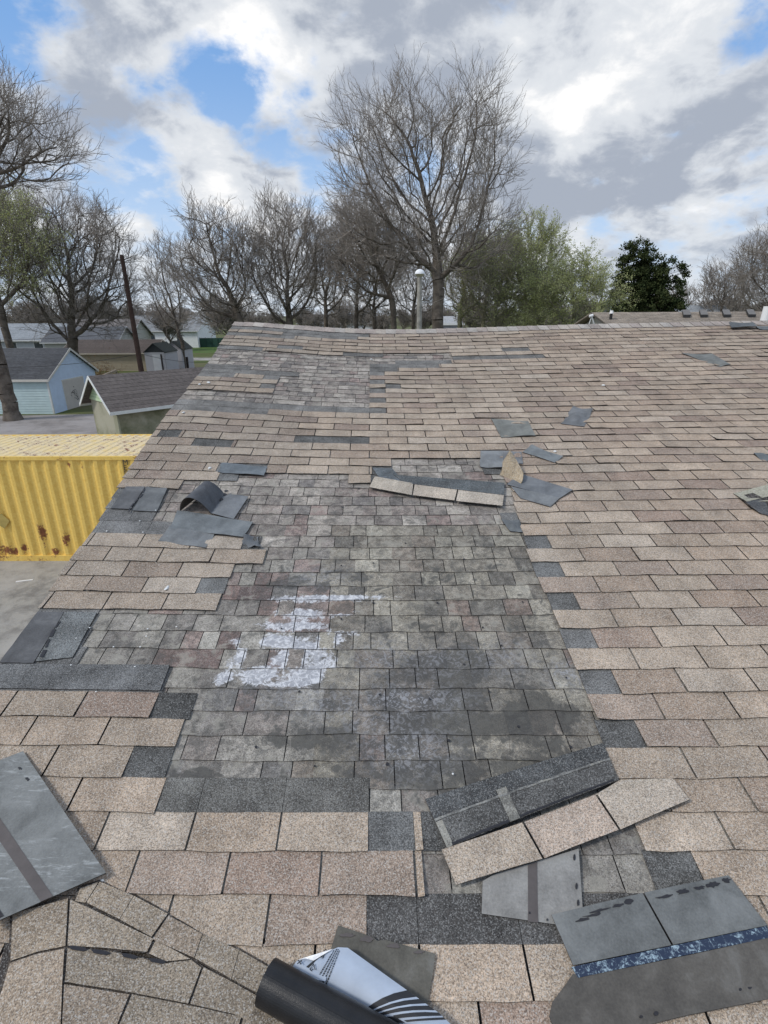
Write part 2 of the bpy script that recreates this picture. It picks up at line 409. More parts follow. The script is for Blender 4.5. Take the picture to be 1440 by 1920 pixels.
def tab(mb, k0, k1, n, top, h_butt, h_top, c, c2=None, th=.0035, nseg=4, jit=1., wear=None, wob=True, mid=2):
    wfac = .25 if (wear and rg.random() < .24) else 1
    lift = rg.random()**3*.009*jit; side = rg.choice((-1, 1))
    rows = []
    for i in range(mid+1):
        t = i/mid; nn = n+(top-n)*t; r = []
        for j in range(nseg+1):
            u = j/nseg; s0 = sh(k0, nn) if wob != 'abs' else 0; kk = k0+(k1-k0)*u
            kk += sh(kk, nn)
            e = edge_wob(kk, n)*(1-t) if wob else 0
            h = h_butt*(1-t)+h_top*t + lift*(1-t)*(1-t)*(.5+.5*side*(2*u-1)) + .0012*math.sin(kk*9+n*3)*(1-t)
            r.append((kk, nn+e, h))
        rows.append(r)
    P = [[S(*q) for q in r] for r in rows]
    base = len(mb.v); W = nseg+1
    for r, q in zip(P, rows):
        for j, (p, (kk, nn, h)) in enumerate(zip(r, q)):
            mb.v.append(tuple(p)); mb.c.append(c2 if (c2 and j >= nseg//2+1) else c); 
            if wear:
                wv = wear(p)
                if wfac < 1 and 0 < rows_i(nn, n, top, mid) < mid and 0 < j < nseg: wv = (wv[0]*wfac, wv[1], wv[2])
                mb.wr.append(wv)
            else: mb.wr.append((0, 0, 0))
    for i in range(mid):
        for j in range(nseg):
            a = base+i*W+j; mb.f.append((a, a+1, a+W+1, a+W))
    dn = NS*th
    for j in range(nseg):
        mb.face([P[0][j+1], P[0][j], P[0][j]-dn, P[0][j+1]-dn], EDGE)
    for j in (0, nseg):
        for i in range(mid):
            q = [P[i][j], P[i+1][j], P[i+1][j]-dn, P[i][j]-dn]
            mb.face(q if j == 0 else q[::-1], EDGE)
    mb.face([P[0][j]-dn for j in range(W)]+[P[-1][j]-dn for j in range(W-1, -1, -1)], EDGE)
    return rows
for n in range(NB, 49):
    y = n+.5; kl = rake(y)-sh(rake(y), y)
    cuts = []
    for a, b, kd in OV.get(n, []):
        ka = max(k_at(a, y), rake(y)); kb = k_at(b, y)
        cuts.append((ka-sh(ka, y), kb-sh(kb, y), kd))
    cuts.sort()
    spans = []; cur = kl
    for a, b, kd in cuts:
        if a > cur+.02: spans.append((cur, a))
        cur = max(cur, b)
    spans.append((cur, KR))
    par = 0. if n % 2 == 0 else .5
    for a, b in spans:
        k = a
        while k < b-1e-4:
            nx = math.floor(k-par+1e-3)+1+par; e = min(nx, b)
            if b-e < .06: e = b
            if e-k > .02:
                g0 = .012 if k > a+1e-6 else 0; g1 = .012 if e < b-1e-6 else 0
                c = tancol(k, n); c2 = tancol(k, n) if rg.random() < .16 else None
                if c2: c2 = tuple(.5*x+.5*z for x, z in zip(c, c2))
                tab(tan, k+g0, e-g1, n, n+1.03, .0062, .0006, c, c2)
            k = e
    for a, b, kd in cuts:
        base_c = {'d': (.078, .078, .075), 'g': (.135, .137, .134)}.get(kd)
        if n >= 28 and kd == 'd': base_c = (.135, .132, .125)
        if kd == 'o': continue
        if n in (5, 6, 7, 8, 14, 15) : base_c = (.13, .13, .127)
        if n in (-2, 1): base_c = (.085, .083, .08) if n < 0 else (.125, .122, .112)
        f = rg.uniform(.85, 1.12); base_c = tuple(x*f for x in base_c)
        k = a
        while k < b-1e-4:
            nx = math.floor(k-par+.5+1e-3)+1+par-.5; e = min(nx, b)
            if b-e < .1: e = b
            f = rg.uniform(.9, 1.1)
            tab(dark, k+.003, e-.003, n+.02, n+1.05, .0006, -.001, tuple(x*f for x in base_c), None, .003, 3, .1, None, False)
            k = e
# old layer
def lump(lst):
    o = []
    for px, py, rx, ry, wgt in lst:
        c = hit(px, py); a = hit(px+rx, py); b = hit(px, py-ry)
        o.append((c.x, c.y, abs(a.x-c.x), abs(b.y-c.y), wgt))
    return o
WHITE = lump([(640,1120,75,5,1.),(560,1122,60,5,1.),(565,1148,45,9,.9),(640,1150,25,9,.8),(555,1172,65,9,1.),(640,1185,35,6,.6),(500,1172,30,5,.6),(520,1200,45,12,1.),(580,1212,40,12,.9),(460,1200,25,9,.8),
              (615,1200,28,16,.8),(545,1232,40,18,1.),(450,1228,14,20,.8),(600,1232,40,20,.7),(485,1262,35,14,1.),(590,1262,45,16,1.),(545,1280,60,7,.9),(420,1270,18,14,.8),(430,1240,10,14,.5),(635,1235,20,12,.6)])
DARKL = lump([(900,1340,190,60,1.0),(960,1440,160,40,1.1),(700,1440,160,30,.8),(1000,1150,60,40,.45),(860,1090,110,30,.45),(760,1180,90,30,.4),(840,1235,90,24,1.1),(830,1265,120,14,1.),(560,1095,60,12,.9),(640,1075,60,14,.6),(700,1400,90,40,.8),(800,1370,120,40,.7),(480,1290,70,14,.6),(900,1430,170,30,.9),(760,1320,160,30,.6),
              (560,1385,120,26,.6),(860,1290,100,30,.8),(690,1110,80,14,.5),(980,1390,90,30,.6),(380,1450,90,14,.7),(620,1320,140,20,.5)])
LIGHT = lump([(760,1310,90,26,.9),(760,1400,70,40,.8),(640,1320,90,26,.6),(700,1350,60,26,.6),(940,1230,60,30,.5),(600,1080,60,20,.5),(720,1230,60,30,.6),(820,1240,70,30,.5),(560,1300,100,30,.5),(1060,1260,30,20,.9)])
def wear(p):
    r = []
    for Ls in (WHITE, DARKL, LIGHT):
        v = 0
        for cx_, cy_, rx, ry, g in Ls:
            q = ((p.x-cx_)/rx)**2+((p.y-cy_)/ry)**2
            if q < 5: v = max(v, g*math.exp(-q*.7))
        r.append(min(v, 1.2))
    return tuple(r)
OLD_A = [(.25,.232,.205), (.20,.184,.165), (.295,.275,.24), (.23,.203,.18), (.33,.312,.275), (.165,.156,.145), (.235,.19,.17)]
def oldcol(k, n):
    c = list(rg.choices(OLD_A, [4, 3.4, 3, 2, 1.6, 1.6, 1.2])[0])
    p = S(k, n)
    if -1 < k < 3.2 and 1 < n < 14.5: c = [c[0]*.95, c[1]*.93, c[2]*.87]          # olive brown weathering
    elif n > 13 and n < 23: c = [c[0]*1.12, c[1]*1.08, c[2]*1.08]
    elif n > 28: c = [c[0]*1.1, c[1]*1.05, c[2]*1.05]
    if k < -1.2 and 6 < n < 12 and rg.random() < .4: c = [c[0]*.85, c[1]*.70, c[2]*.70]
    f = rg.uniform(.88, 1.1); return tuple(x*f for x in c)
j = -5; 
while True:
    n = 1.72+.888*j; j += 1
    if n > 44: break
    if 22.3 < n < 28.2: continue
    if n < -2.5: continue
    kL = max(rake(n)-sh(rake(n), n), -7) if n > 3.5 else -3.4
    kR_ = 4.6 if n < 22 else 5
    k = kL+rg.random()*.3
    k = kL
    while k < kR_:
        wd = rg.choice((.28, .33, .38, .44, .5, .58)); e = min(k+wd, kR_)
        fine = 0 < n < 13
        bl = rg.random()
        tab(old, k+(.014 if bl < .8 else 0), e, n, n+.99, -.0035-(.0012*rg.random()), -.0085, oldcol(k, n), None, .0026, 6 if fine else 2, .35, wear, True, 5 if fine else 2)
        k = e
o_tan = tan.build('tan_shingle_course', M_TAN, house); o_tan['label'] = 'sound tan shingle tabs laid in even courses'
o_dark = dark.build('bare_under_layer', M_DARK, house); o_dark['label'] = 'dark grey granule patches where tabs are torn away'
o_old = old.build('old_shingle_layer', M_OLD, house); o_old['label'] = 'grey weathered older shingles with white stains'
# roof deck beneath, in strips
dk = MB(); G = []
for n in np.linspace(NB, NR, 34):
    G.append([S(rake(n)+(KR-rake(n))*t, n, -.013) for t in np.linspace(0, 1, 24)])
dk.grid(G, .02, NS, (.03, .028, .028), (.25, .2, .15), (.25, .22, .18))  # near-black top: shadow in the tab slots is put into the colour
dk.build('roof_deck', M_DARK, house)
# ridge caps, folded over the ridge
rc = MB(); k = -6.43; NB2 = Vector((0, math.sin(SL), math.cos(SL)))
def ridge_pt(k, s, h):       # s<0 our side (metres down slope), s>0 far side
    top = S(k, NR, 0)
    if s <= 0: return S(k, NR+s/EX, h)
    return top + Vector((0, math.cos(SL), -math.sin(SL)))*s + NB2*h
while k < KR:
    e = k+.44; c = rg.choice([(.38,.335,.29), (.33,.28,.25), (.42,.38,.34), (.30,.26,.235), (.36,.33,.30)])
    pts = []
    for kk, h in ((k, .009), (e+.1, .003)):
        pts.append([ridge_pt(kk, s, h+(.004 if abs(s) < .01 else 0)) for s in (-.165, -.05, 0, .05, .165)])
    rc.grid(pts, .004, Vector((0, 0, 1)), c, EDGE, EDGE); k = e
rc.build('ridge_cap', M_TAN, house)
# far slope of the main roof
bk = MB(); G = []
for s in np.linspace(0, 6.6, 8):
    G.append([S(k, NR, -.004)+Vector((0, math.cos(SL), -math.sin(SL)))*s for k in np.linspace(-6.42, KR, 16)])
bk.grid(G, .02, Vector((0, 0, 1)), (.36, .3, .25), EDGE, EDGE); bk.build('far_roof_slope', M_TAN, house)
# rake trim, walls
rt_ = MB()
G = [[S(rake(n)+.01, n, -.036), S(rake(n)+.01, n, -.18)] for n in np.linspace(NB, NR, 20)]
rt_.grid(G, .02, Vector((1, 0, 0)), (.6, .6, .57))
rt_.build('rake_trim', M_WHITE, house)
wl = MB(); xw = -5.0*TW; pts_n = list(np.linspace(NB+3, NR, 10))
yN = S(0, NR).y; yB = yN+6.3; zB = S(0, NR).z-6.3*math.tan(SL)
prof = [(S(0, n).y, S(-5, n, -.05).z) for n in pts_n]+[(yB, zB-.05)]
y0 = prof[0][0]
for xs, fl in ((xw, False), (KR*TW-.4, True)):
    P = [Vector((xs, y0, 0))]+[Vector((xs, a, b)) for a, b in prof]+[Vector((xs, yB, 0))]
    wl.slab(P, .18 if not fl else -.18, Vector((-1, 0, 0)), (.5, .5, .46))
wl.box(xw+.18, KR*TW-.58, y0, y0+.18, 0, prof[0][1]-.03, (.5, .5, .46))
wl.box(xw+.18, KR*TW-.58, yB-.18, yB, 0, zB-.06, (.5, .5, .46))
M_WALL = attr_mat('painted_wall', .8, .3, .12, 6)
wl.build('wall', M_WALL, house)
# small plumbing vent just behind the ridge
vp = MB(); q = at(1431, 604, S(14, NR).y+.25); vp.tube(q-Vector((0, 0, .3)), q+Vector((.02, 0, .20)), .055, .055, 16, (.7, .72, .72))
vp.build('vent_pipe', M_WHITE, house)

# ------------------------------------------------------------------ corner facets at lower left (hip and valley)
VAL = [(120, 1628), (165, 1641), (235, 1668), (315, 1712), (430, 1775), (560, 1850), (700, 1935), (900, 2052), (1000, 2110)]
CRE = [(140, 1600), (132, 1662), (129, 1690), (124, 1775), (120, 1843), (116, 1920), (108, 2110)]
def ix(Ls, y):
    for (a, u), (b, v) in zip(Ls, Ls[1:]):
        if y <= v: return a+(b-a)*(y-u)/(v-u)
    return Ls[-1][0]
def hf(x, y, e=0):
    y = max(y, 1640); hc = .006+.10*max(0, (y-1650)/270.); hc = min(hc, .16)
    xc = ix(CRE, y); xv = ix(VAL, y)
    if x >= xc: t = min(max((x-xc)/max(xv-xc, 1), 0), 1); return .008+hc*(1-t)+e
    t = min((xc-x)/130., 1.6); return .008+hc*(1-.55*t)+e
def fp(x, y, e=0): return hit(x, y, hf(x, y, e))
FAC = [
 [(187,1652),(161,1692),(224,1724),(251,1679)], [(251,1679),(224,1724),(284,1757),(315,1713)], [(316,1716),(285,1761),(364,1796),(380,1751)],
 [(380,1751),(364,1796),(434,1836),(449,1781)], [(449,1781),(434,1836),(481,1862),(503,1812)], [(503,1812),(481,1862),(640,1950),(668,1908)],
 [(150,1665),(140,1690),(160,1693),(186,1652)],
 [(131,1686),(163,1700),(288,1760),(276,1785),(200,1778),(126,1773)],
 [(292,1762),(279,1788),(312,1803),(358,1798)],
 [(126,1777),(200,1782),(310,1806),(360,1800),(378,1814),(353,1882),(245,1861),(121,1841)],
 [(381,1813),(434,1840),(480,1865),(640,1955),(600,1985),(440,1902),(356,1882)],
 [(120,1845),(243,1864),(221,1919),(196,1985),(113,1975)],
 [(247,1864),(354,1884),(453,1906),(428,1990),(200,1986),(224,1919)],
 [(457,1906),(600,1988),(700,2040),(560,2070),(430,1992)],
 [(23,1713),(60,1702),(128,1684),(123,1774),(70,1785),(19,1802)],
 [(18,1805),(70,1788),(121,1778),(117,1845),(112,1972),(40,1990),(-30,1995),(-12,1900),(5,1850)],
 [(-32,1998),(40,1993),(110,1976),(106,2100),(-60,2110)], [(113,1979),(196,1989),(426,1995),(558,2074),(400,2110),(108,2104)]]
fb = MB()
fb.slab([fp(x, y, -.03) for x, y in [(140,1640),(165,1641),(235,1668),(315,1712),(430,1775),(560,1850),(700,1935),(900,2052),(880,2110),(104,2110),(116,1920),(124,1775),(131,1680)]], .02, NS, (.09, .075, .06))
fb.slab([fp(x, y, -.03) for x, y in [(131,1680),(124,1775),(116,1920),(104,2110),(-90,2110),(-25,1900),(12,1760),(20,1712),(80,1690)]], .02, NS, (.04, .036, .034))
fb.build('valley_underlay', M_DARK, house)
ft = MB(); fu = MB()
for P in FAC:
    cx_ = sum(p[0] for p in P)/len(P); cy_ = sum(p[1] for p in P)/len(P)
    Q = []
    for x, y in P:
        d = math.hypot(cx_-x, cy_-y); f = .7/d; Q.append((x+(cx_-x)*f, y+(cy_-y)*f))
    c = rg.choice([(.32,.262,.198), (.285,.232,.175), (.345,.285,.217), (.30,.242,.185), (.255,.212,.162)])
    e0 = rg.uniform(.001, .004)
    pts = [fp(x, y, e0) for x, y in Q]
    U = [fp(x+(x-cx_)*5/max(math.hypot(x-cx_, y-cy_), 1), y+(y-cy_)*5/max(math.hypot(x-cx_, y-cy_), 1), -.0035) for x, y in P]; cu_ = fp(cx_, cy_, -.003)
    if (U[0]-cu_).cross(U[1]-cu_).z < 0: U = U[::-1]
    for i in range(len(U)): fu.face([cu_, U[i], U[(i+1) % len(U)]], (.06, .05, .042))
    # subdivide as a fan round the centre so that the tab follows the bend
    cen = fp(cx_, cy_, e0+.001)
    if (pts[0]-cen).cross(pts[1]-cen).z < 0: pts = pts[::-1]
    for i in range(len(pts)):
        j2 = (i+1) % len(pts); ft.face([cen, pts[i], pts[j2]], c)
        ft.face([pts[i], pts[i]-NS*.004, pts[j2]-NS*.004, pts[j2]], EDGE)
ft.build('valley_shingle', M_TAN, house); fu.build('valley_felt', M_DARK, house)
for x, y, lx in [(146,1777.5,19), (189,1784.5,19), (243,1792,16), (295,1801,17)]:
    td = MB(); td.slab([fp(x-lx, y-4, .006), fp(x-lx*.5, y-5, .007), fp(x+lx*.6, y-1.5, .007), fp(x+lx, y+3, .006), fp(x+lx*.5, y+6, .006), fp(x-lx*.7, y+2, .006)], .003, NS, (1, 1, 1))
    td.build('tar_spot', M_TAR, house)
# ------------------------------------------------------------------ loose and torn shingles
def bil(c4, u, v):
    (a, b, c, d) = c4      # TL, TR, BR, BL
    return (a*(1-u)+b*u)*(1-v)+(d*(1-u)+c*u)*v
def patch(c4, hs, nu, nv, fn=None):
    """c4 = photo pixels of the outline corners TL TR BR BL lying on the roof, hs = height above the roof at each corner"""
    P = [hit(*c, h) for c, h in zip(c4, hs)]
    G = []
    for i in range(nu+1):
        r = []
        for j in range(nv+1):
            u, v = i/nu, j/nv; p = bil(P, u, v)
            if fn: p = p + NS*fn(u, v)
            r.append(p)
        G.append(r)
    return G, P
BROWN_B = (.24, .235, .225)
def sheet(name, c4, hs, mat, c, fn=None, nu=10, nv=8, th=.004, under=(.05, .05, .05), parent=None, ragged=0):
    mb = MB(); G, P = patch(c4, hs, nu, nv, fn)
    if ragged:
        for i in range(nu+1):
            for j in (0, nv): G[i][j] = G[i][j]+Vector((rg.uniform(-1, 1), rg.uniform(-1, 1), 0))*ragged
        for j in range(1, nv):
            for i in (0, nu): G[i][j] = G[i][j]+Vector((rg.uniform(-1, 1), rg.uniform(-1, 1), 0))*ragged
    mb.grid(G, th, NS, c, under, EDGE)
    o = mb.build(name, mat, parent); return o, G
def over(c4, hs, fn, u, v, e=.0015):
    P = [hit(*c, h) for c, h in zip(c4, hs)]; p = bil(P, u, v)
    return p + NS*((fn(u, v) if fn else 0)+e)
def strip_on(name, c4, hs, fn, u0, u1, v0, v1, mat, c, parent, e=.0022, nu=12, nv=2, wob=0, th=.0015):
    mb = MB(); G = []
    for i in range(nu+1):
        r = []
        for j in range(nv+1):
            u = u0+(u1-u0)*i/nu; v = v0+(v1-v0)*j/nv
            if wob: v += wob*math.sin(i*2.1+j)*.5+rg.uniform(-wob, wob)*.5
            r.append(over(c4, hs, fn, u, v, e))
        G.append(r)
    mb.grid(G, th, NS, c, c, c); return mb.build(name, mat, parent)
def blobs_on(name, c4, hs, fn, spots, mat, parent, e=.0022, c=(1, 1, 1)):
    for (u, v, ru, rv) in spots:
        mb = MB(); P = []
        n_ = 14
        for i in range(n_):
            a = 2*math.pi*i/n_; k_ = rg.uniform(.55, 1.3)
            P.append(over(c4, hs, fn, u+ru*math.cos(a)*k_, v+rv*math.sin(a)*k_, e))
        if (P[0]-P[3]).cross(P[1]-P[3]).z < 0: P = P[::-1]
        mb.slab(P, .0015, NS, c); mb.build(name, mat, parent)
def thing(name, label, cat, px=None, group=None):
    o = empty(name); 
    return tag(o, label, cat, group)
def center(o):
    """move an empty's origin to its children's base (children keep their place)"""
    bpy.context.view_layer.update()
    vs = [v.co for ch in o.children if ch.type == 'MESH' for v in ch.data.vertices]
    if not vs: return
    c = sum(vs, Vector())/len(vs); c.z = min(v.z for v in vs)
    o.location = c
    for ch in o.children:
        if ch.type == 'MESH': ch.data.transform(Matrix.Translation(-c))
        for g in ch.children:
            if g.type == 'MESH': g.data.transform(Matrix.Translation(-c))
def origin_mesh(o):
    vs = [v.co for v in o.data.vertices]; c = sum(vs, Vector())/len(vs); c.z = min(v.z for v in vs)
    o.data.transform(Matrix.Translation(-c)); o.location = c
GB = (.165, .172, .168)
# 1 large reversed shingle at lower left with chalk
c4 = [(-60, 1432), (42, 1409), (199, 1636), (-60, 1745)]
# wide piece; corner order TL TR BR BL where TR-BR is the long right edge
c4 = [(-190, 1500), (43, 1408), (199, 1637), (-30, 1738)]
hs = [.02, .012, .03, .06]
fn = lambda u, v: .012*math.sin(v*3)*u
t = thing('loose_shingle', 'upside down grey shingle with chalk marks and a dark tar band at the lower left', 'shingle')
b, _ = sheet('felt_back', c4, hs, M_CHALK, GB, fn, 14, 14, .004, (.2, .17, .14), t)
# bands run parallel to the long right edge (v direction)
strip_on('tar_band', c4, hs, fn, .445, .545, .0, 1.0, M_TAR, (1, 1, 1), t, .0012, 4, 20)
blobs_on('nail_hole', c4, hs, fn, [(.90, .13, .012, .014), (.90, .235, .012, .014)], M_TAR, t)
strip_on('slot', c4, hs, fn, -.02, .47, .475, .495, M_TAR, (1, 1, 1), t, .002, 10, 1, .006)
strip_on('tar_patch', c4, hs, fn, .02, .16, .83, .99, M_TAR, (1, 1, 1), t, .0022, 4, 4)
center(t)
M_TARB = simple_mat('brown_tar', (.10, .088, .085), .6, .35, .25, 20)
for ch in t.children:
    if ch.name.startswith('tar_band'): ch.data.materials[0] = M_TARB

# 2 lifted tan strip, three tabs, in the foreground
c4 = [(785, 1505), (1131, 1392), (1292, 1499), (856, 1658)]
hs = [.004, .008, .03, .022]
fn = lambda u, v: .010*math.sin(u*3.1)*v+.004*math.sin(u*9)*v
t = thing('torn_shingle_strip', 'long torn tan three tab shingle strip lying askew over the bare foreground patch', 'shingle')
def part_uv(name, c4, hs, fn, u0, u1, v0, v1, mat, c, parent, th=.0045, nu=8, nv=4, under=(.05, .05, .05)):
    mb = MB(); G = []
    for i in range(nu+1):
        G.append([over(c4, hs, fn, u0+(u1-u0)*i/nu, v0+(v1-v0)*j/nv, 0) for j in range(nv+1)])
    mb.grid(G, th, NS, c, under, EDGE); return mb.build(name, mat, parent)
# the granule head lap (dark), then the pale line, then the exposed tabs
def quad_c4(a): return a
HL = [(797, 1498), (1130, 1393), (1160, 1462), (838, 1590)]
HS = [.004, .010, .022, .016]
f2 = lambda u, v: .006*math.sin(u*3.1)
part_uv('head_lap', HL, HS, f2, 0, 1, 0, .46, M_DARK, (.062, .065, .066), t, .004, 12, 3)
part_uv('head_lap', HL, HS, f2, 0, 1, .465, 1, M_DARK, (.088, .088, .085), t, .004, 12, 3)
part_uv('pale_seam', HL, HS, f2, .345, .40, .3, 1., M_OLD, (.24, .235, .21), t, .0015, 3, 6).location = NS*.0025
part_uv('pale_seam', HL, HS, f2, .0, .035, .5, 1., M_OLD, (.24, .235, .21), t, .0015, 3, 6).location = NS*.0025
strip_on('pale_seam', HL, HS, f2, .0, 1., .43, .475, M_OLD, (.20,.20,.19), t, .0026, 24, 1, .012)
strip_on('tar_line', HL, HS, f2, .40, .97, .945, .985, M_TAR, (1, 1, 1), t, .003, 24, 1, .01)
strip_on('tar_line', HL, HS, f2, .03, .34, .945, .99, M_TAR, (1, 1, 1), t, .003, 16, 1, .012)
TB = [(830, 1592), (1163, 1463), (1293, 1500), (856, 1658)]
for q, c in (([(828,1593),(979,1542),(1017,1610),(855,1659)], (.40,.33,.26)), ([(983,1541),(1116,1490),(1160,1556),(1021,1609)], (.38,.305,.245)), ([(1120,1489),(1262,1460),(1293,1499),(1164,1555)], (.40,.34,.275))):
    mb = MB(); G, _ = patch(q, [.017, .019, .026, .024], 6, 4, lambda u, v: .004*math.sin(u*3)*v)
    mb.grid(G, .0045, NS, c, EDGE, EDGE); mb.build('tab', M_TAN, t)
mb = MB(); G, _ = patch([(1116,1490),(1163,1462),(1264,1459),(1150,1490)], [.0165]*4, 3, 3); mb.grid(G, .0035, NS, (.39,.335,.27), EDGE, EDGE); mb.build('tab', M_TAN, t)
center(t)

# 3 reversed grey shingle under the strip
q = [(905,1652),(925,1640),(1085,1591),(1095,1741),(903,1713)]
mb = MB(); mb.slab([hit(x, y, h) for (x, y), h in zip(q, (.012, .012, .01, .009, .006))][::-1], .004, NS, (.25, .245, .232), EDGE)
t = thing('loose_shingle', 'clean pale grey upside down shingle with a brown band tucked under the long torn strip', 'shingle')
mb.build('felt_back', M_FELT, t)
mb = MB(); mb.slab([hit(x, y, h) for (x, y), h in zip([(990,1622),(1007,1616),(1009,1730),(990,1728)], (.0135, .0135, .0105, .010))][::-1], .0015, NS); mb.build('tar_band', M_TARB, t)
for x, y in [(1077,1607),(1081,1661),(1084,1692),(993,1711),(1026,1724)]:
    mb = MB(); s_ = 3 if x > 1050 else 2.2
    mb.slab([hit(x+s_*math.cos(a)*.7, y+s_*(2 if x > 1050 else 1)*math.sin(a), .0135) for a in [2*math.pi*i/8 for i in range(8)]][::-1], .003, NS); mb.build('tar_spot', M_TAR, t)
center(t)

# 4 big upside-down shingle lower right
t = thing('loose_shingle', 'large upside down grey shingle with a blue sealing strip at the lower right', 'shingle')
A4 = [(1034, 1715), (1366, 1641), (1437, 1733), (1074, 1808)]; AH = [.02, .022, .028, .022]; fa = lambda u, v: .012*math.sin(u*3.1)*(1-v)
for u0, u1 in ((0, .495), (.505, 1)):
    part_uv('tab', A4, AH, fa, u0, u1, 0, 1.02, M_FELT, (.145, .152, .15), t, .0045, 8, 8)
B4 = [(1071, 1812), (1437, 1735), (1446, 1757), (1084, 1833)]; BH = [.025, .031, .031, .025]
M_BLUE = MT('blue_sealing_strip', .45, .5)
n1_ = noi(M_BLUE.co, 75, 6, .75, 1.0); n2_ = noi(M_BLUE.co, 22, 4, .6)
M_BLUE.col(mixc(rng(mth('ADD', mth('MULTIPLY', n1_, .7), mth('MULTIPLY', n2_, .3)), .50, .60), (.014, .026, .058), (.30, .40, .46)))
part_uv('blue_sealing_strip', B4, BH, None, 0, 1, .05, 1, M_BLUE.m, (1, 1, 1), t, .003, 14, 2)
mb = MB(); q = [(1074,1826),(1100,1830),(1300,1789),(1500,1745),(1560,1850),(1441,1873),(1290,1903),(1180,1930),(1040,1932),(1030,1905),(1036,1878),(1060,1846)]
mb.slab([hit(x, y, h) for (x, y), h in zip(q, (.022,.023,.027,.03,.018,.017,.017,.016,.015,.015,.016,.018))][::-1], .005, NS, (.095, .088, .078), EDGE)
mb.build('head_lap', M_FELT, t)
blobs_on('tar_spot', A4, AH, fa, [(.24,.14,.055,.03),(.34,.13,.03,.03),(.20,.20,.05,.03),(.14,.235,.04,.035),(.40,.10,.025,.05),(.60,.16,.05,.03),(.70,.13,.035,.045),(.80,.13,.03,.04),(.88,.12,.035,.06),(.965,.09,.03,.05)], M_TAR, t)
for x, y, r_ in [(1202,1906,3),(1230,1900,4.5),(1388,1855,3),(1406,1851,4)]:
    mb = MB(); mb.slab([hit(x+r_*math.cos(a), y+r_*math.sin(a), .0195) for a in [2*math.pi*i/8 for i in range(8)]][::-1], .004, NS); mb.build('nail_hole', M_TAR, t)
center(t)

# 5 flat brownish shingle scrap under the roll
c4 = [(634, 1735), (816, 1788), (808, 1888), (585, 1900)]; hs = [.012, .012, .009, .009]
t = thing('loose_shingle', 'worn brown grey shingle piece lying partly under the black roll', 'shingle')
q = [(634,1735),(700,1757),(708,1764),(722,1762),(816,1788),(814,1808),(802,1885),(700,1896),(560,1900),(617,1790)]
mb = MB(); mb.slab([hit(x, y, .012) for x, y in q][::-1], .0045, NS, (.105, .10, .085), EDGE); mb.build('felt_back', M_FELT, t)
blobs_on('tar_spot', [(600,1700),(800,1700),(800,1900),(600,1900)], [.012]*4, None, [(.26,.295,.065,.02),(.44,.335,.07,.032),(.69,.40,.06,.025),(.925,.46,.05,.02)], M_TARB, t)
center(t)

# 6 roll of underlayment with the printed end of the sheet
t = thing('underlayment_roll', 'black roll of roofing underlayment with its printed silver end turned out', 'roll')
def roll_pt(a, s, r):         # a = angle, s along the axis
    pass
rad = .057
A = hit(500, 1840, rad); 
Bp = hit(760, 1985, rad)
ax = (Bp-A).normalized(); A = A - ax*.0; Bp = A + ax*1.02
e1 = NS; e2 = ax.cross(e1).normalized()
M_ROLL = MT('black_underlayment', .36, .4)
w_ = nd('ShaderNodeMapping'); L.new(M_ROLL.co, w_.inputs[0]); M_ROLL.co2 = w_.outputs[0]
f_ = noi(M_ROLL.co, 420, 2, .6); g_ = noi(M_ROLL.co, 12, 4, .6)
M_ROLL.col(mulc((.011, .0115, .013), grey(rng(g_, .3, .7, .7, 1.5, False)))); M_ROLL.bump(mth('ADD', f_, mth('MULTIPLY', g_, 3)), .25, .002)
mb = MB(); n_ = 56; turns = 2.6; tot_ = int(n_*turns)
for i in range(tot_):          # spiral of sheet
    a0 = 2*math.pi*i/n_; a1 = 2*math.pi*(i+1)/n_
    r0 = rad-.0045*(a0/(2*math.pi)); r1 = rad-.0045*(a1/(2*math.pi)); th_ = .0016
    q = []
    for (a_, r_) in ((a0, r0), (a1, r1)):
        o_ = e1*math.cos(a_)+e2*math.sin(a_)
        q.append((o_*r_, o_*(r_-th_)))
    for s0 in range(6):
        sA = A+ax*(1.02*s0/6); sB = A+ax*(1.02*(s0+1)/6)
        mb.face([sA+q[0][0], sA+q[1][0], sB+q[1][0], sB+q[0][0]]); mb.face([sA+q[0][1], sB+q[0][1], sB+q[1][1], sA+q[1][1]])
    mb.face([A+q[0][0], A+q[0][1], A+q[1][1], A+q[1][0]])
    mb.face([Bp+q[0][0], Bp+q[1][0], Bp+q[1][1], Bp+q[0][1]])
ro = mb.build('roll', M_ROLL.m, t, True)
# printed flap: silver sheet coming out beneath the roll towards the slope
M_SILV = simple_mat('silver_sheet', (.40, .46, .55), .38, .45, .18, 9)
FL = [(577,1803), (628,1780), (655,1776), (740,1840), (830,1922), (900,1990), (820,1985), (700,1910), (560,1828)]
FH = [.045, .05, .05, .045, .04, .04, .05, .055, .05]
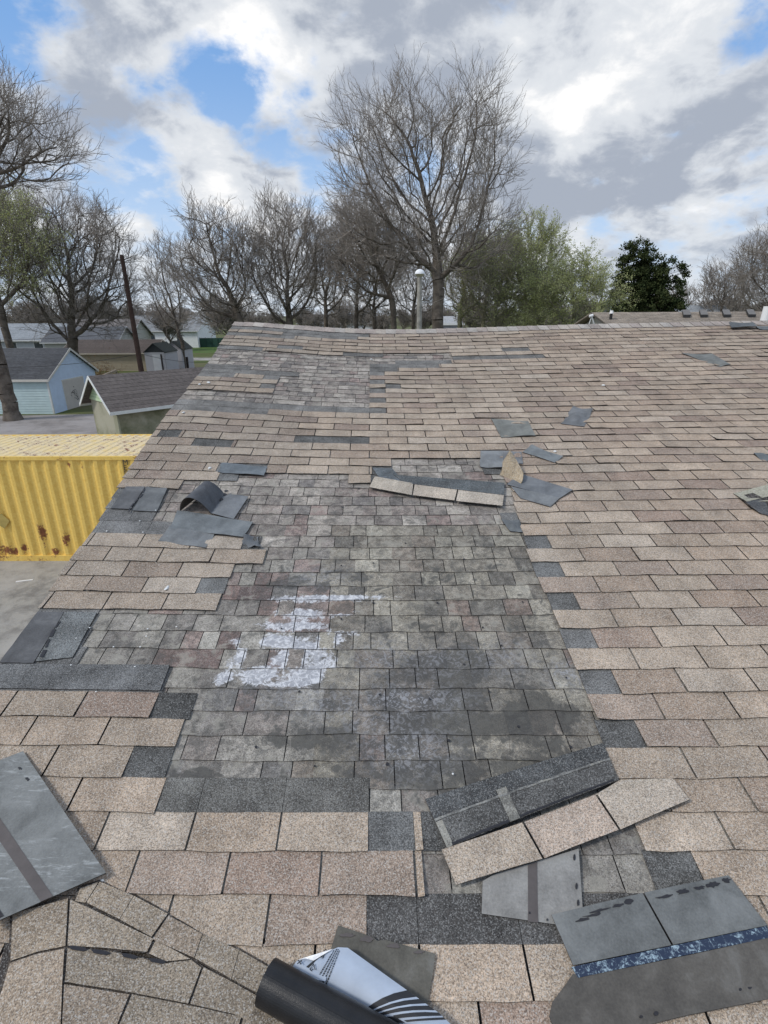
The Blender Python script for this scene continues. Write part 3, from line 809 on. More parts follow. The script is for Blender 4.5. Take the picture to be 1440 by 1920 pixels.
# sheet lies from the roll (lower edge) to its free upper edge
def flap_pt(s, v, e=0.):       # s along roll 0..1, v 0 (roll) .. 1 (free edge)
    lo = (557+s*(760-557), 1827+s*(1934-1827)); hi = [(601,1790), (634,1776), (652,1777), (737,1838), (824,1900), (852,1927)]
    q_ = s*5; i_ = min(int(q_), 4); q_ -= i_; hx = hi[i_][0]*(1-q_)+hi[i_+1][0]*q_; hy = hi[i_][1]*(1-q_)+hi[i_+1][1]*q_
    h = .036+.022*math.sin(min(v, 1)*2.6)-.004*v
    return hit(lo[0]+(hx-lo[0])*v, lo[1]+(hy-lo[1])*v, h+e)
mb = MB(); mb.grid([[flap_pt(s/20, v/6) for v in range(-2, 7)] for s in range(0, 21)], .0015, NS, (1, 1, 1)); fl = mb.build('printed_sheet', M_SILV, t, True)
def on_flap(name, s0, s1, v0, v1, mat, curve=0, e=.0012, n1=3, n2=4):
    mb = MB(); mb.grid([[flap_pt(s0+(s1-s0)*i/n1+curve*(j/n2)**2, v0+(v1-v0)*j/n2, e) for j in range(n2+1)] for i in range(n1+1)], .0008, NS, (1, 1, 1))
    return mb.build(name, mat, fl)
M_INK = simple_mat('dark_ink', (.03, .032, .036), .5, .3, .1, 30)
# corner turned over, pale triangle with its mark, then the dark rule
mb = MB(); mb.slab([hit(x, y, h) for (x, y), h in zip([(545,1818),(556,1802),(570,1797),(588,1800),(624,1783),(610,1840),(560,1830)], (.05,.055,.056,.05,.052,.05,.05))][::-1], .0015, NS); mb.build('turned_corner', M_SILV, t)
mb = MB(); mb.slab([hit(x, y, h) for (x, y), h in zip([(557,1800),(624,1779),(606,1790),(588,1801),(572,1797)], (.056,.056,.058,.055,.058))][::-1], .001, NS); mb.build('corner_strip', M_FELT, t)  # thin narrow sheet along the turned corner
mb.c = []
on_flap('dark_rule', .0, .03, 0.05, 1., M_INK, 0)
def text_mesh(name, body, size, mat, origin, xd, yd, parent, extr=.0004):
    cu = bpy.data.curves.new(name, 'FONT'); cu.body = body; cu.size = size; cu.extrude = extr; cu.align_x = 'LEFT'
    ob = bpy.data.objects.new(name+'_c', cu); COL.objects.link(ob)
    dg = bpy.context.evaluated_depsgraph_get(); me = bpy.data.meshes.new_from_object(ob.evaluated_get(dg)); bpy.data.objects.remove(ob)
    zd = xd.cross(yd).normalized()
    M_ = Matrix((xd.normalized(), yd.normalized(), zd)).transposed().to_4x4(); M_.translation = origin
    me.transform(M_); me.materials.clear(); me.materials.append(mat)
    o = bpy.data.objects.new(name, me); return link(o, parent)
def ftext(body, size, s, v, name='printed_text'):
    p = flap_pt(s, v, .003); xd = (flap_pt(s, v+.25, .003)-p); sd = (flap_pt(s+.1, v, .003)-p); z = sd.cross(xd).normalized()
    if z.dot(NS) < 0: z = -z
    xd.normalize(); yd = z.cross(xd)
    return text_mesh(name, body, size, M_INK, p, xd, yd, fl)
ftext('1-F7', .02, .10, .03); ftext('SMI', .02, .085, .74)
for i_, s_ in enumerate((.155, .185, .215, .245)):
    mb = MB(); v_ = .05
    while v_ < .93:
        l_ = rg.uniform(.02, .06)
        P4 = [flap_pt(s_, v_, .002), flap_pt(s_+.012, v_, .002), flap_pt(s_+.012, v_+l_, .002), flap_pt(s_, v_+l_, .002)]
        mb.slab(P4 if (P4[1]-P4[0]).cross(P4[2]-P4[0]).z > 0 else P4[::-1], .0005, NS); v_ += l_+.014
    mb.build('printed_line', M_INK, fl)
# big dark capital letter parts near the lower end of the sheet
on_flap('printed_bar', .62, .74, .0, 1.0, M_INK, 0.04)
on_flap('printed_bar', .765, .80, .25, 1.0, M_INK, 0.03)
on_flap('printed_bar', .765, .86, .0, .25, M_INK, 0.01)
on_flap('printed_bar', .835, .865, .3, 1.0, M_INK, 0.02)
on_flap('printed_bar', .95, .985, .1, 1.0, M_INK, 0.01)
for s_, wd_ in ((.66, .012), (.70, .012)): on_flap('printed_line', s_, s_+wd_, .0, 1.0, M_SILV, .04, .0024)
xm = text_mesh('printed_mark', '+', .03, M_INK, hit(561, 1814, .062), (hit(572,1806,.062)-hit(561,1814,.062)), (hit(555,1806,.062)-hit(561,1814,.062)), t)
center(t)

# 7 lifted strip in the middle distance
t = thing('torn_shingle_strip', 'narrow torn tan strip with a dark head lap, lying askew near the standing tab', 'shingle')
part_uv('head_lap', [(738,890),(946,905),(945,928),(760,906)], [.012,.012,.02,.018], None, 0, 1, 0, 1, M_DARK, (.075,.085,.09), t, .004, 10, 3)
part_uv('head_lap', [(698,877),(735,878),(760,906),(712,897)], [.008,.01,.012,.01], None, 0, 1, 0, 1, M_DARK, (.09,.105,.115), t, .004, 3, 3)
for q, c in (([(703,893),(775,906),(772,928),(692,913)], (.40,.35,.285)), ([(778,906),(858,915),(852,938),(774,928)], (.43,.37,.30)), ([(860,916),(945,927),(942,948),(855,939)], (.39,.34,.28))):
    mb = MB(); G, _ = patch(q, [.018,.018,.022,.022], 4, 3); mb.grid(G, .0045, NS, c, EDGE, EDGE); mb.build('tab', M_TAN, t)
center(t)

# 8 curled grey shingle at left
t = thing('curled_shingle', 'grey shingle lying upside down with its left end curled up into an arch', 'shingle')
Pn = [hit(*p, .006) for p in ((337, 953), (396, 963), (438, 974))]      # near edge
Pf = [hit(*p, .006) for p in ((360, 915), (420, 925), (466, 932))]
G = []
for i in range(25):
    s_ = i/24; r = []
    for j in range(9):
        v_ = j/8
        a_ = hit(337+s_*60, 958+s_*6, .004); b_ = hit(374+s_*50, 928+s_*2, .004)
        p = a_*(1-v_)+b_*v_
        h_ = .115*math.sin(math.pi*min(s_*1.02, 1))**.8
        p = p + NS*h_ + Vector((-.03*math.sin(math.pi*s_)*(1-s_), 0, 0)); r.append(p)
    G.append(r)
mb = MB(); mb.grid(G, .004, NS, (.085, .09, .10), (.10, .085, .07), EDGE); mb.build('curled_end', M_FELT, t, False)
sheet('flat_end', [(412,928),(466,931),(438,973),(396,962)], [.012,.014,.012,.01], M_FELT, (.15,.16,.17), lambda u, v: .01*math.sin(3*u)*(1-v), 8, 6, .004, (.1,.1,.1), t)
blobs_on('tar_spot', [(396,915),(466,915),(466,975),(396,975)], [.02]*4, None, [(.35,.22,.1,.05),(.22,.37,.08,.05),(.40,.10,.06,.04)], M_TAR, t)
center(t)

FLAT = [
 ('flat grey shingle piece below the curled one', [(333,957),(474,978),(455,1008),(318,990)], [.014,.014,.012,.01], (.15,.165,.172)),
 ('small grey shingle corner lowest of the pile beside the curled one', [(318,986),(403,1000),(385,1027),(297,1014)], [.006,.008,.01,.005], (.165,.175,.18)),
 ('grey shingle piece above the curled one with a ragged left end', [(416,868),(500,874),(494,892),(408,884)], [.012]*4, (.13,.15,.165)),
 ('two toned olive grey scrap lying alone on the sound tan tabs', [(921,786),(990,789),(1004,817),(940,819)], [.01,.01,.012,.012], (.17,.175,.16)),
 ('torn dark grey scrap with ragged edges nearest the white pebble', [(1074,762),(1111,767),(1096,800),(1052,794)], [.012,.016,.01,.008], (.145,.152,.158)),
 ('square grey piece left of the standing tan tab', [(901,845),(946,845),(943,877),(900,875)], [.010,.012,.014,.012], (.19,.20,.205)),
 ('grey piece half hidden behind the standing tan tab', [(944,846),(978,846),(980,870),(942,872)], [.008]*4, (.16,.165,.17)),
 ('grey shingle piece right of the standing tan tab with a white crumb on it', [(997,834),(1056,856),(1040,867),(979,847)], [.022,.015,.012,.012], (.16,.175,.18)),
 ('weathered brown grey strip high on the right of the roof', [(1278,663),(1335,663),(1371,683),(1350,687)], [.008,.01,.012,.01], (.15,.155,.145)),
 ('dark grey scrap lying on the ridge caps at the right', [(1366,605),(1412,604),(1420,612),(1372,613)], [.05,.05,.045,.045], (.10,.11,.115)),
 ('dark grey scrap beside the ridge at the far right', [(1416,611),(1450,612),(1450,618),(1424,617)], [.02]*4, (.13,.14,.145)),
 ('dark grey piece at the right edge above the upturned tan shingle', [(1413,850),(1450,849),(1450,864),(1429,864)], [.008]*4, (.13,.145,.15)),
 ('crumpled grey scrap at the end of the tan tabs beside the old layer', [(458,1003),(484,1005),(488,1026),(452,1027)], [.006,.01,.008,.006], (.12,.13,.14)),
 ('grey patch at the upper right corner of the exposed old layer', [(940,974),(976,975),(982,998),(957,996)], [.004,.005,.005,.004], (.12,.13,.135)),
]
for lab, q, h, c in FLAT:
    rag = .006 if ('ragged' in lab or 'torn' in lab or 'crumpled' in lab) else .003
    bu = .014 if 'crumpled' in lab or 'torn' in lab else .007
    ph = rg.uniform(0, 6)
    o, _ = sheet('loose_shingle', q, h, M_FELT, c, lambda u, v: bu*math.sin(u*5+ph)*math.sin(v*4+ph), 8, 6, .004, (.1, .09, .08), None, rag)
    tag(o, lab, 'shingle'); origin_mesh(o)
# bent piece right of the standing tab
t = thing('bent_shingle', 'long grey shingle piece with a crease, below the standing tan tab', 'shingle')
sheet('felt_back', [(975,888),(1074,918),(1048,935),(950,908)], [.012,.02,.014,.01], M_FELT, (.14,.15,.16), None, 8, 4, .004, (.1,.09,.08), t)
sheet('felt_back', [(958,912),(1050,933),(1032,950),(976,934)], [.010,.015,.012,.008], M_FELT, (.17,.18,.185), None, 8, 4, .004, (.1,.09,.08), t)
center(t)
# standing tan tab
t = thing('standing_shingle', 'tan granule shingle tab standing up on its edge', 'shingle')
b0 = hit(937, 890, .0); b1 = hit(975, 909, .0)
def stand(u, v):
    p = b0*(1-u)+b1*u
    tpx = at(937+u*38, 890+u*19, p.y)
    # image outline: left edge 940,868 top 956,843 right 981,886
    top = [at(942, 866, p.y+.10), at(956, 843, p.y+.13), at(968, 862, p.y+.12), at(981, 886, p.y+.05)]
    q_ = u*3; i_ = min(int(q_), 2); q_ -= i_; T = top[i_]*(1-q_)+top[i_+1]*q_
    return p*(1-v)+T*v + Vector((0, -.03*math.sin(v*3)*1, 0))
mb = MB(); mb.grid([[stand(i/9, j/6) for j in range(7)] for i in range(10)], .0045, Vector((0, -1, .3)), (.36, .29, .20), (.12, .12, .12), EDGE)
mb.build('granule_face', M_TAN, t); center(t)
# a few broken bits round it
# tan flap and dark scrap at the right margin
t = thing('upturned_shingle', 'folded tan shingle showing its dark torn end at the right edge', 'shingle')
mb = MB(); mb.slab([hit(x, y, h) for (x, y), h in zip([(1375,925),(1418,914),(1470,900),(1470,940),(1400,940)], (.008,.03,.05,.05,.03))][::-1], .0045, NS, (.34,.33,.26), EDGE); mb.build('granule_face', M_TAN, t)
mb = MB(); mb.slab([hit(x, y, h) for (x, y), h in zip([(1398,941),(1440,931),(1480,925),(1480,990),(1437,965),(1425,962)], (.035,.05,.05,.02,.012,.012))][::-1], .005, NS, (.075,.08,.085), EDGE); mb.build('torn_end', M_DARK, t); center(t)

# two grey felt patches near the rake (loose flaps over the torn courses)
for lab, q, h, c in [('dark upright flap over the torn courses at the rake edge, nearest the container', [(236,912),(272,912),(246,954),(207,953)], [.009]*4, (.10,.103,.107)),
                     ('upright grey flap with a tar line beside the curled shingle', [(274,912),(314,915),(294,959),(249,957)], [.009,.009,.008,.008], (.125,.132,.135)),
                     ('wide dark flap at the rake above the missing courses beside the alley', [(70,1147),(120,1147),(62,1243),(-2,1242)], [.009]*4, (.088,.09,.094)),
                     ('speckled upright flap next to the reddish old tabs', [(121,1147),(182,1148),(136,1232),(66,1240)], [.008,.008,.007,.007], (.13,.138,.138)),
                     ('long speckled dark strip lying along the course above the tan tabs at left', [(-4,1244),(318,1246),(300,1294),(-34,1290)], [.007,.008,.009,.008], (.11,.112,.112))]:
    o, _ = sheet('loose_flap', q, h, M_DARK if 'speckled' in lab else M_FELT, c, None, 10, 6, .0045, (.05,.05,.05), None, .0015); tag(o, lab, 'shingle flap'); origin_mesh(o)
for nm, lab, pts_ in [('tar_line', 'broken black tar line along the flap seam near the container', [(270,916),(266,926),(258,935),(250,943),(243,952),(240,962)]),
                ('tar_line', 'short black tar line along the flap seam beside the alley', [(112,1165),(100,1180),(91,1198),(83,1218),(73,1236)])]:
    mb = MB()
    for (x, y), (x2, y2) in zip(pts_, pts_[1:]):
        g_ = rg.uniform(1.6, 3.2) if y < 1000 else rg.uniform(2, 5)
        xx = x+(x2-x)*.75; yy = y+(y2-y)*.75
        mb.slab([hit(x-g_*.4, y, .0122), hit(x+g_, y, .0122), hit(xx+g_, yy, .0122), hit(xx-g_*.3, yy, .0122)][::-1], .0012, NS)
    o = mb.build(nm, M_TAR, None); tag(o, lab, 'tar line', kind='stuff'); origin_mesh(o)

# small white litter and crumbs
def crumb(px, py, rpx, label, elong=1., name='white_crumb', col=(.75, .75, .72)):
    c = hit(px, py, .006); r_ = (hit(px+rpx, py, .006)-c).length
    bm = bmesh.new(); bmesh.ops.create_icosphere(bm, subdivisions=2, radius=r_)
    for v in bm.verts:
        f = rg.uniform(.75, 1.15); v.co = Vector((v.co.x*f, v.co.y*f*elong, v.co.z*f*.6))
    me = bpy.data.meshes.new(name); bm.to_mesh(me); bm.free(); me.materials.append(M_WHITE)
    o = bpy.data.objects.new(name, me); o.location = c+NS*r_*.2; link(o); tag(o, label, 'debris'); return o
crumb(1131, 723, 3.2, 'white crumb on the sound tan tabs above the torn dark grey scrap')
crumb(391, 718, 3.6, 'larger round white crumb near the rake, above the container')
crumb(374, 721, 2.6, 'smaller white crumb just left of a round one near the rake')
crumb(344, 774, 2.6, 'elongated white crumb on the rake edge above the container', 1.8)
crumb(696, 674, 2.2, 'tiny white crumb high up beside the dark torn column')
crumb(313, 1103, 3.2, 'white feathery scrap on the tan tabs left of the old layer', 2.6)
crumb(849, 1451, 2.2, 'tiny white dot on the dark stained old tabs')
crumb(66, 1867, 4, 'white curl of paint on the tan tabs at the bottom left', 1.3)
crumb(192, 1651, 3.5, 'white chip at the corner of the chalky grey shingle', .6)
crumb(170, 1684, 3, 'white chip on the valley tabs below the chalky grey shingle', 1.3)
crumb(1040, 847, 3.4, 'white crumb on the grey piece right of the standing tab')
crumb(393, 878, 3, 'pale scrap at the ragged left end of a grey shingle piece', 2.2)
nl = []
for i, (x, y) in enumerate([(277,1179),(213,1213),(263,1213),(331,1175),(143,1197),(274,1193),(133,1247),(253,1250),(180,1297),(168,1177),(292,957),(200,996),(268,998),(262,977)]):
    o = crumb(x, y, 1.6, None, 1., 'nail_head'); del o['category']; o.parent = house
for i, (x, y) in enumerate([(547,938),(641,950),(672,915),(985,949),(760,1018),(700,1055),(870,1048),(980,1128),(905,1176),(940,1210),(700,1130),(792,1053),(820,1130),(640,1160),(1062,1270),(917,1296),(842,1388),(972,1362),(480,1400),(561,1296),(712,1302),(806,1310),(1070,1400),(590,1436),(726,1432),(640,1060),(870,1245),(528,1178)]):
    c = hit(x, y, .001); mb = MB(); r_ = .0055*rg.uniform(.7, 1.2)
    mb.slab([c+Vector((r_*math.cos(a), r_*math.sin(a), r_*math.sin(a)*math.tan(SL)))*rg.uniform(.8, 1.2) for a in [2*math.pi*q/9 for q in range(9)]], .002, NS)
    o = mb.build('nail_hole', M_TAR, house)
# ------------------------------------------------------------------ ground
def ground_mat(name, a, b, c, s1, s2, rough=.95, bump=.3):
    t = MT(name, rough, .15); n1_ = noi(t.co, s1, 8, .65, .3); n2_ = noi(t.co, s2, 6, .65)
    t.col(mixc(rng(n2_, .4, .62), mixc(rng(n1_, .38, .62), a, b), c)); t.bump(mth('ADD', n1_, noi(t.co, s1*9, 3, .6)), bump, .03); return t.m
M_GRASS = ground_mat('spring_grass', (.075,.095,.032), (.10,.125,.04), (.13,.12,.07), .8, .12)
M_LAWN = ground_mat('bright_lawn', (.07,.13,.03), (.09,.16,.04), (.10,.14,.05), 1.5, .3)
M_CONC = ground_mat('old_concrete', (.33,.315,.285), (.20,.19,.175), (.37,.355,.33), 2.6, .5)
M_GRAV = ground_mat('gravel_dirt', (.27,.25,.24), (.20,.185,.175), (.33,.31,.30), 1.1, .4)
def sheetz(name, pts, z, mat, kind='structure'):
    mb = MB(); mb.slab([(x, y, z) for x, y in pts], .3, Vector((0, 0, 1)), (.2,.2,.2)); o = mb.build(name, mat); tag(o, kind=kind); return o
sheetz('ground', [(-900,-300),(900,-300),(900,1500),(-900,1500)], 0, M_GRASS)
sheetz('driveway', [(-26,-12),(-1.2,-12),(-1.2,14.5),(-26,14.5)], .02, M_CONC)
sheetz('alley', [(-60,14.5),(-3,14.5),(-5,22.5),(-14,30.5),(-60,27.0)], .012, M_GRAV)
def g0(px, py, z=0): p = onz(px, py, z); return (p.x, p.y)
sheetz('lawn', [g0(300,662), g0(440,662), g0(460,640), g0(360,640)], .012, M_LAWN)
sheetz('footpath', [g0(345,676), g0(460,676), g0(460,671), g0(350,671)], .02, M_CONC)

# ------------------------------------------------------------------ shipping container
t = thing('shipping_container', 'rusty yellow corrugated shipping container on the concrete driveway', 'container')
c_tl = onz(0, 1052, 0.02); yf = c_tl.y; cz = 2.59
xr = at(283, 870, yf).x; xl = xr-12.19; yb = yf+2.35
M_YEL = MT('yellow_container_paint', .5, .4)
n1_ = noi(M_YEL.co, 3.2, 8, .7, .5); n2_ = noi(M_YEL.co, 18, 6, .7, .8); a_ = attr('Col'); a_s = nd('ShaderNodeSeparateColor'); L.new(a_.outputs['Color'], a_s.inputs[0])
rustm = rng(mth('ADD', mth('ADD', mth('MULTIPLY', n1_, .6), mth('MULTIPLY', n2_, .5)), mth('MULTIPLY', a_s.outputs[0], .30)), .70, .78)
yc = mixc(rng(n2_, .35, .65), (.76, .50, .11), (.84, .60, .17))
tex_ = nd('ShaderNodeSeparateColor'); 
yc = mixc(mth('MULTIPLY', a_s.outputs[1], rng(n1_, .3, .6, .3, 1)), yc, (.76, .64, .42))
M_YEL.col(mixc(rustm, yc, mixc(rng(n2_, .4, .6), (.16, .055, .02), (.28, .11, .05)))); M_YEL.bump(n2_, .2, .004)
mb = MB(); G = []
def corr(x):     # trapezoid profile, depth .036, pitch .278
    u = (x-xl)/.278 % 1
    return 0 if u < .25 else (.045*(u-.25)/.24 if u < .49 else (.045 if u < .76 else .045*(1-(u-.76)/.24)))
xs = []
x = xl+.06
while x < xr-.1:
    b_ = x
    for u in (0, .25, .49, .76): xs.append(xl+.06+(len(xs)//4)*.278+u*.278)
    x += .278
xs = [q for q in xs if q < xr-.08]
zs = [.16, .20, .25, .31, .38, .46, .55, .65, .75, .85, .95, 1.1, 1.3, 1.5, 1.7, 1.9, 2.05, 2.15, 2.25, 2.33, 2.42, cz-.08]
RUST = [(at(78,998,yf), .13, .30), (at(122,1012,yf), .13, .28), (at(130,873,yf), .09, .09), (at(152,872,yf), .10, .12), (at(8,1030,yf), .25, .14), (at(27,1035,yf), .12, .12), (at(45,1030,yf), .10, .14), (at(103,1035,yf), .12, .12), (at(262,855,yf), .3, .06), (at(250,905,yf), .05, .2)]
def rust_at(x, z): return max([.95*math.exp(-(((x-p_.x)/a_)**2+((z-p_.z)/b_)**2)) for p_, a_, b_ in RUST])
M0 = len(mb.v)
for x in xs:
    d_ = corr(x-.06+1e-6)
    for z in zs:
        mb.v.append((x, yf+.012+d_, z)); rust = max(rust_at(x, z), .34 if z < .19 else (.14 if z < .24 else 0))
        mb.c.append((rust, 0, 0)); mb.wr.append((0, 0, 0))
nz = len(zs)
for i in range(len(xs)-1):
    for j in range(nz-1):
        a = M0+i*nz+j; mb.f.append((a, a+nz, a+nz+1, a+1))
mb.build('corrugated_side', M_YEL.m, t)
mb = MB(); mb.box(xl, xr, yf, yf+.14, .02, .16, (.45,0,0)); mb.box(xl, xr, yf, yf+.07, cz-.08, cz, (.35,0,0)); mb.box(xl, xr, yb-.1, yb, .02, .16, (.3,0,0)); mb.box(xl, xr, yb-.07, yb, cz-.08, cz, (.3,0,0))
for x in (xl, xr-.09):
    mb.box(x, x+.09, yf-.004, yf+.09, .16, cz-.08, (.2,0,0)); mb.box(x, x+.09, yb-.09, yb, .16, cz-.08, (.2,0,0))
mb.build('frame', M_YEL.m, t)
mb = MB(); x = xl+.09; i = 0      # roof panel: transverse corrugations
G = []
while x < xr-.09:
    for u, z in ((0, 0), (.35, 0), (.5, .018), (.85, .018)):
        G.append([Vector((x+u*.209, yf+.07, cz-.022+z)), Vector((x+u*.209, yf+1.2, cz-.012+z)), Vector((x+u*.209, yb-.07, cz-.022+z))])
    x += .209
mb.grid(G, .004, Vector((0, 0, 1)), (.42, 1, 0)); mb.build('corrugated_roof', M_YEL.m, t)
mb = MB(); mb.box(xl+.09, xr-.09, yb-.05, yb-.02, .16, cz-.08, (.1,0,0)); mb.box(xr-.05, xr-.02, yf+.09, yb-.09, .16, cz-.08, (.1,0,0)); mb.box(xl+.02, xl+.05, yf+.09, yb-.09, .16, cz-.08, (.1,0,0)); mb.build('back_panels', M_YEL.m, t)
mb = MB(); q = at(5, 978, yf-.004)
mb.slab([q+Vector((dx, 0, dz)) for dx, dz in ((-.16,-.05),(.0,-.18),(.17,.02),(.02,.20),(-.18,.12))], .003, Vector((0, -1, 0))); mb.build('faded_sticker', simple_mat('sticker', (.42,.32,.10), .6), t)
for (px0, lets) in ((231, 'MEDU8'), (254, '45G1')):
    for i, ch in enumerate(lets):
        p = at(px0-2+i*1.6, 865+i*10.2, yf-.006)
        text_mesh('painted_letter', ch, .17, M_INK, p+Vector((0, 0, -.08)), Vector((1, 0, 0)), Vector((0, 0, 1)), t, .001)
center(t)

# ------------------------------------------------------------------ garages, sheds, houses
M_LAP = attr_mat('lap_siding', .6, .3, .08, 3); M_ROOFS = MT('asphalt_roof', .95, .15)
a_ = attr('Col'); n_a = noi(M_ROOFS.co, 60, 3, .7); mp = nd('ShaderNodeMapping'); L.new(M_ROOFS.co, mp.inputs[0]); mp.inputs['Scale'].default_value = (3.2, 7, 7)
n_b = noi(mp.outputs[0], 1.6, 3, .7); n_c = noi(M_ROOFS.co, .7, 4, .6)
M_ROOFS.col(mulc(a_.outputs['Color'], grey(mth('ADD', mth('ADD', rng(n_a, .3, .7, .8, 1.2, False), rng(n_b, .35, .65, -.22, .22, False)), rng(n_c, .3, .7, -.12, .12, False)))))
M_MOSS = ground_mat('mossy_block_wall', (.29,.285,.20), (.16,.17,.10), (.38,.37,.29), 1.8, .5)
def lap_wall(mb, p0, p1, z0, ztop, c, step=.15, proud=.022, outward=None):
    """horizontal lapped boards between p0 and p1 (2D); ztop = number or function of u for gable"""
    d = Vector((p1[0]-p0[0], p1[1]-p0[1], 0)); ln = d.length; d.normalize(); o_ = outward
    z = z0
    top = ztop if callable(ztop) else (lambda u: ztop)
    zmax = max(top(i/40) for i in range(41))
    while z < zmax-.005:
        ze = min(z+step, zmax)
        us = [i/40 for i in range(41) if top(i/40) >= (z+ze)/2-1e-6]
        if us:
            a = Vector((p0[0], p0[1], 0))+d*ln*us[0]; b = Vector((p0[0], p0[1], 0))+d*ln*us[-1]
            q = [a+o_*proud+Vector((0,0,z)), b+o_*proud+Vector((0,0,z)), b+o_*.002+Vector((0,0,ze)), a+o_*.002+Vector((0,0,ze))]
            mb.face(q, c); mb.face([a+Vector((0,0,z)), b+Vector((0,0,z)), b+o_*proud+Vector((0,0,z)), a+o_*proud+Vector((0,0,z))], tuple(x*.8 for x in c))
        z = ze
def gable(name, label, cat, O, yaw, Lx, Wy, hw, hr, wallc, roofc, trimc=(.6,.6,.57), ov=.25, siding=True, wallmat=None, group=None, doors=(), windows=(), gablec=None, roofmat=None, trim=.14):
    """ridge runs along local x; O = ground corner (local 0,0)"""
    t = empty(name); tag(t, label, cat, group)
    Mx = Matrix.Translation(Vector((O[0], O[1], O[2] if len(O) > 2 else 0))) @ Matrix.Rotation(yaw, 4, 'Z')
    T = lambda x, y, z: Mx @ Vector((x, y, z))
    Rt = Mx.to_3x3()
    mb = MB()
    wm = wallmat or M_LAP
    P = lambda x: [T(x,0,0), T(x,Wy,0), T(x,Wy,hw), T(x,Wy/2,hr), T(x,0,hw)]
    a, b = P(0.02), P(Lx-.02)
    for s_, Q in ((-1, a), (1, b)): mb.face(Q if s_ > 0 else Q[::-1], wallc)
    mb.face([T(.02,.02,0), T(Lx-.02,.02,0), T(Lx-.02,.02,hw), T(.02,.02,hw)], wallc); mb.face([T(.02,Wy-.02,0), T(.02,Wy-.02,hw), T(Lx-.02,Wy-.02,hw), T(Lx-.02,Wy-.02,0)], wallc)
    if siding:
        gz = lambda u: hw+(hr-hw)*(1-abs(2*u-1))-.02
        tw = lambda p: (T(*p, 0).x, T(*p, 0).y)
        gc = gablec or wallc
        lap_wall(mb, tw((0,0)), tw((Lx,0)), 0, hw, wallc, outward=Rt @ Vector((0,-1,0)))
        lap_wall(mb, tw((0,Wy)), tw((Lx,Wy)), 0, hw, wallc, outward=Rt @ Vector((0,1,0)))
        lap_wall(mb, tw((0,0)), tw((0,Wy)), 0, gz, gc, outward=Rt @ Vector((-1,0,0)))
        lap_wall(mb, tw((Lx,0)), tw((Lx,Wy)), 0, gz, gc, outward=Rt @ Vector((1,0,0)))
    mb.build('wall', wm, t)
    if gablec and not siding:
        for xx, s_ in ((-.03, -1), (Lx+.03, 1)):
            g = MB(); q = [T(xx,0,hw), T(xx,Wy,hw), T(xx,Wy/2,hr)]; g.slab(q, .02, Rt @ Vector((s_,0,0)), gablec)
            for k_ in range(1, 8):
                f_ = k_/8; zz_ = hw+(hr-hw)*f_; g.slab([T(xx+.012*s_,Wy/2*f_,zz_), T(xx+.012*s_,Wy-Wy/2*f_,zz_), T(xx+.012*s_,Wy-Wy/2*f_,zz_+.02), T(xx+.012*s_,Wy/2*f_,zz_+.02)], .01, Rt @ Vector((s_,0,0)), tuple(c_*.7 for c_ in gablec))
            g.build('gable_panel', M_LAP, t)
    dz = (hr-hw)/(Wy/2); r = MB()
    for s_ in (0, 1):
        ya, yb_ = (-ov, Wy/2) if s_ == 0 else (Wy+ov, Wy/2)
        rows_ = max(6, int((Wy/2+ov)/.16)); top = []
        for i in range(rows_):
            f0, f1 = i/rows_, (i+1)/rows_
            y0_, y1_ = ya+(yb_-ya)*f0, ya+(yb_-ya)*f1
            z0_, z1_ = hw-ov*dz+(hr+ov*dz-hw)*f0+.06, hw-ov*dz+(hr+ov*dz-hw)*f1+.05
            q = [T(-ov,y0_,z0_), T(Lx+ov,y0_,z0_), T(Lx+ov,y1_,z1_), T(-ov,y1_,z1_)]
            if s_: q = q[::-1]
            fv = rg.uniform(.9, 1.1); r.slab(q, .035, Vector((0,0,1)), tuple(c_*fv for c_ in roofc))
    r.build('roof', roofmat or M_ROOFS, t)
    # trim boards along the eaves and rakes
    tr = MB()
    for ya, s_ in ((-ov-.02, 1), (Wy+ov, 1)):
        z_ = hw-ov*dz+.055; q0, q1 = T(-ov,ya,z_-trim), T(Lx+ov,ya+.02,z_)
        P8 = [T(-ov,ya,z_-trim), T(Lx+ov,ya,z_-trim), T(Lx+ov,ya+.02,z_-trim), T(-ov,ya+.02,z_-trim)]
        tr.slab([p+Vector((0,0,trim)) for p in P8], trim, Vector((0,0,1)), trimc)
    for xa in (-ov-.025, Lx+ov+.001):
        for ya, yb_ in ((-ov, Wy/2), (Wy+ov, Wy/2)):
            za, zb = hw-ov*dz+.05, hr+.06
            q = [T(xa,ya,za), T(xa+.024,ya,za), T(xa+.024,yb_,zb), T(xa,yb_,zb)]
            if ya > yb_: q = q[::-1]
            tr.slab(q, trim, Vector((0,0,1)), trimc)
    tr.build('trim', attr_mat_trim, t)
    for (face, u0, u1, z0_, z1_, c, nm) in list(doors)+list(windows):
        def fpnt(u, z, o_):
            return {'x1': lambda: T(Lx+o_, u, z), 'x0': lambda: T(-o_, u, z), 'y0': lambda: T(u, -o_, z)}[face]()
        nrm_ = Rt @ Vector({'x1': (1,0,0), 'x0': (-1,0,0), 'y0': (0,-1,0)}[face])
        for (e_, o_, cc_, n2) in ((.07, .03, trimc, nm+'_frame'), (0, .042, c, nm)):
            g = MB(); q = [fpnt(u0-e_, z0_ if nm == 'door' else z0_-e_, o_), fpnt(u1+e_, z0_ if nm == 'door' else z0_-e_, o_), fpnt(u1+e_, z1_+e_, o_), fpnt(u0-e_, z1_+e_, o_)]
            g.slab(q, .03, nrm_, cc_)
            if e_: fr = g.build(n2, attr_mat_trim, t)
            else: g.build(n2, M_LAP if nm == 'door' else M_GLASS, fr)
    return t, T, Rt
attr_mat_trim = attr_mat('trim_paint', .6, .35, .1, 5)
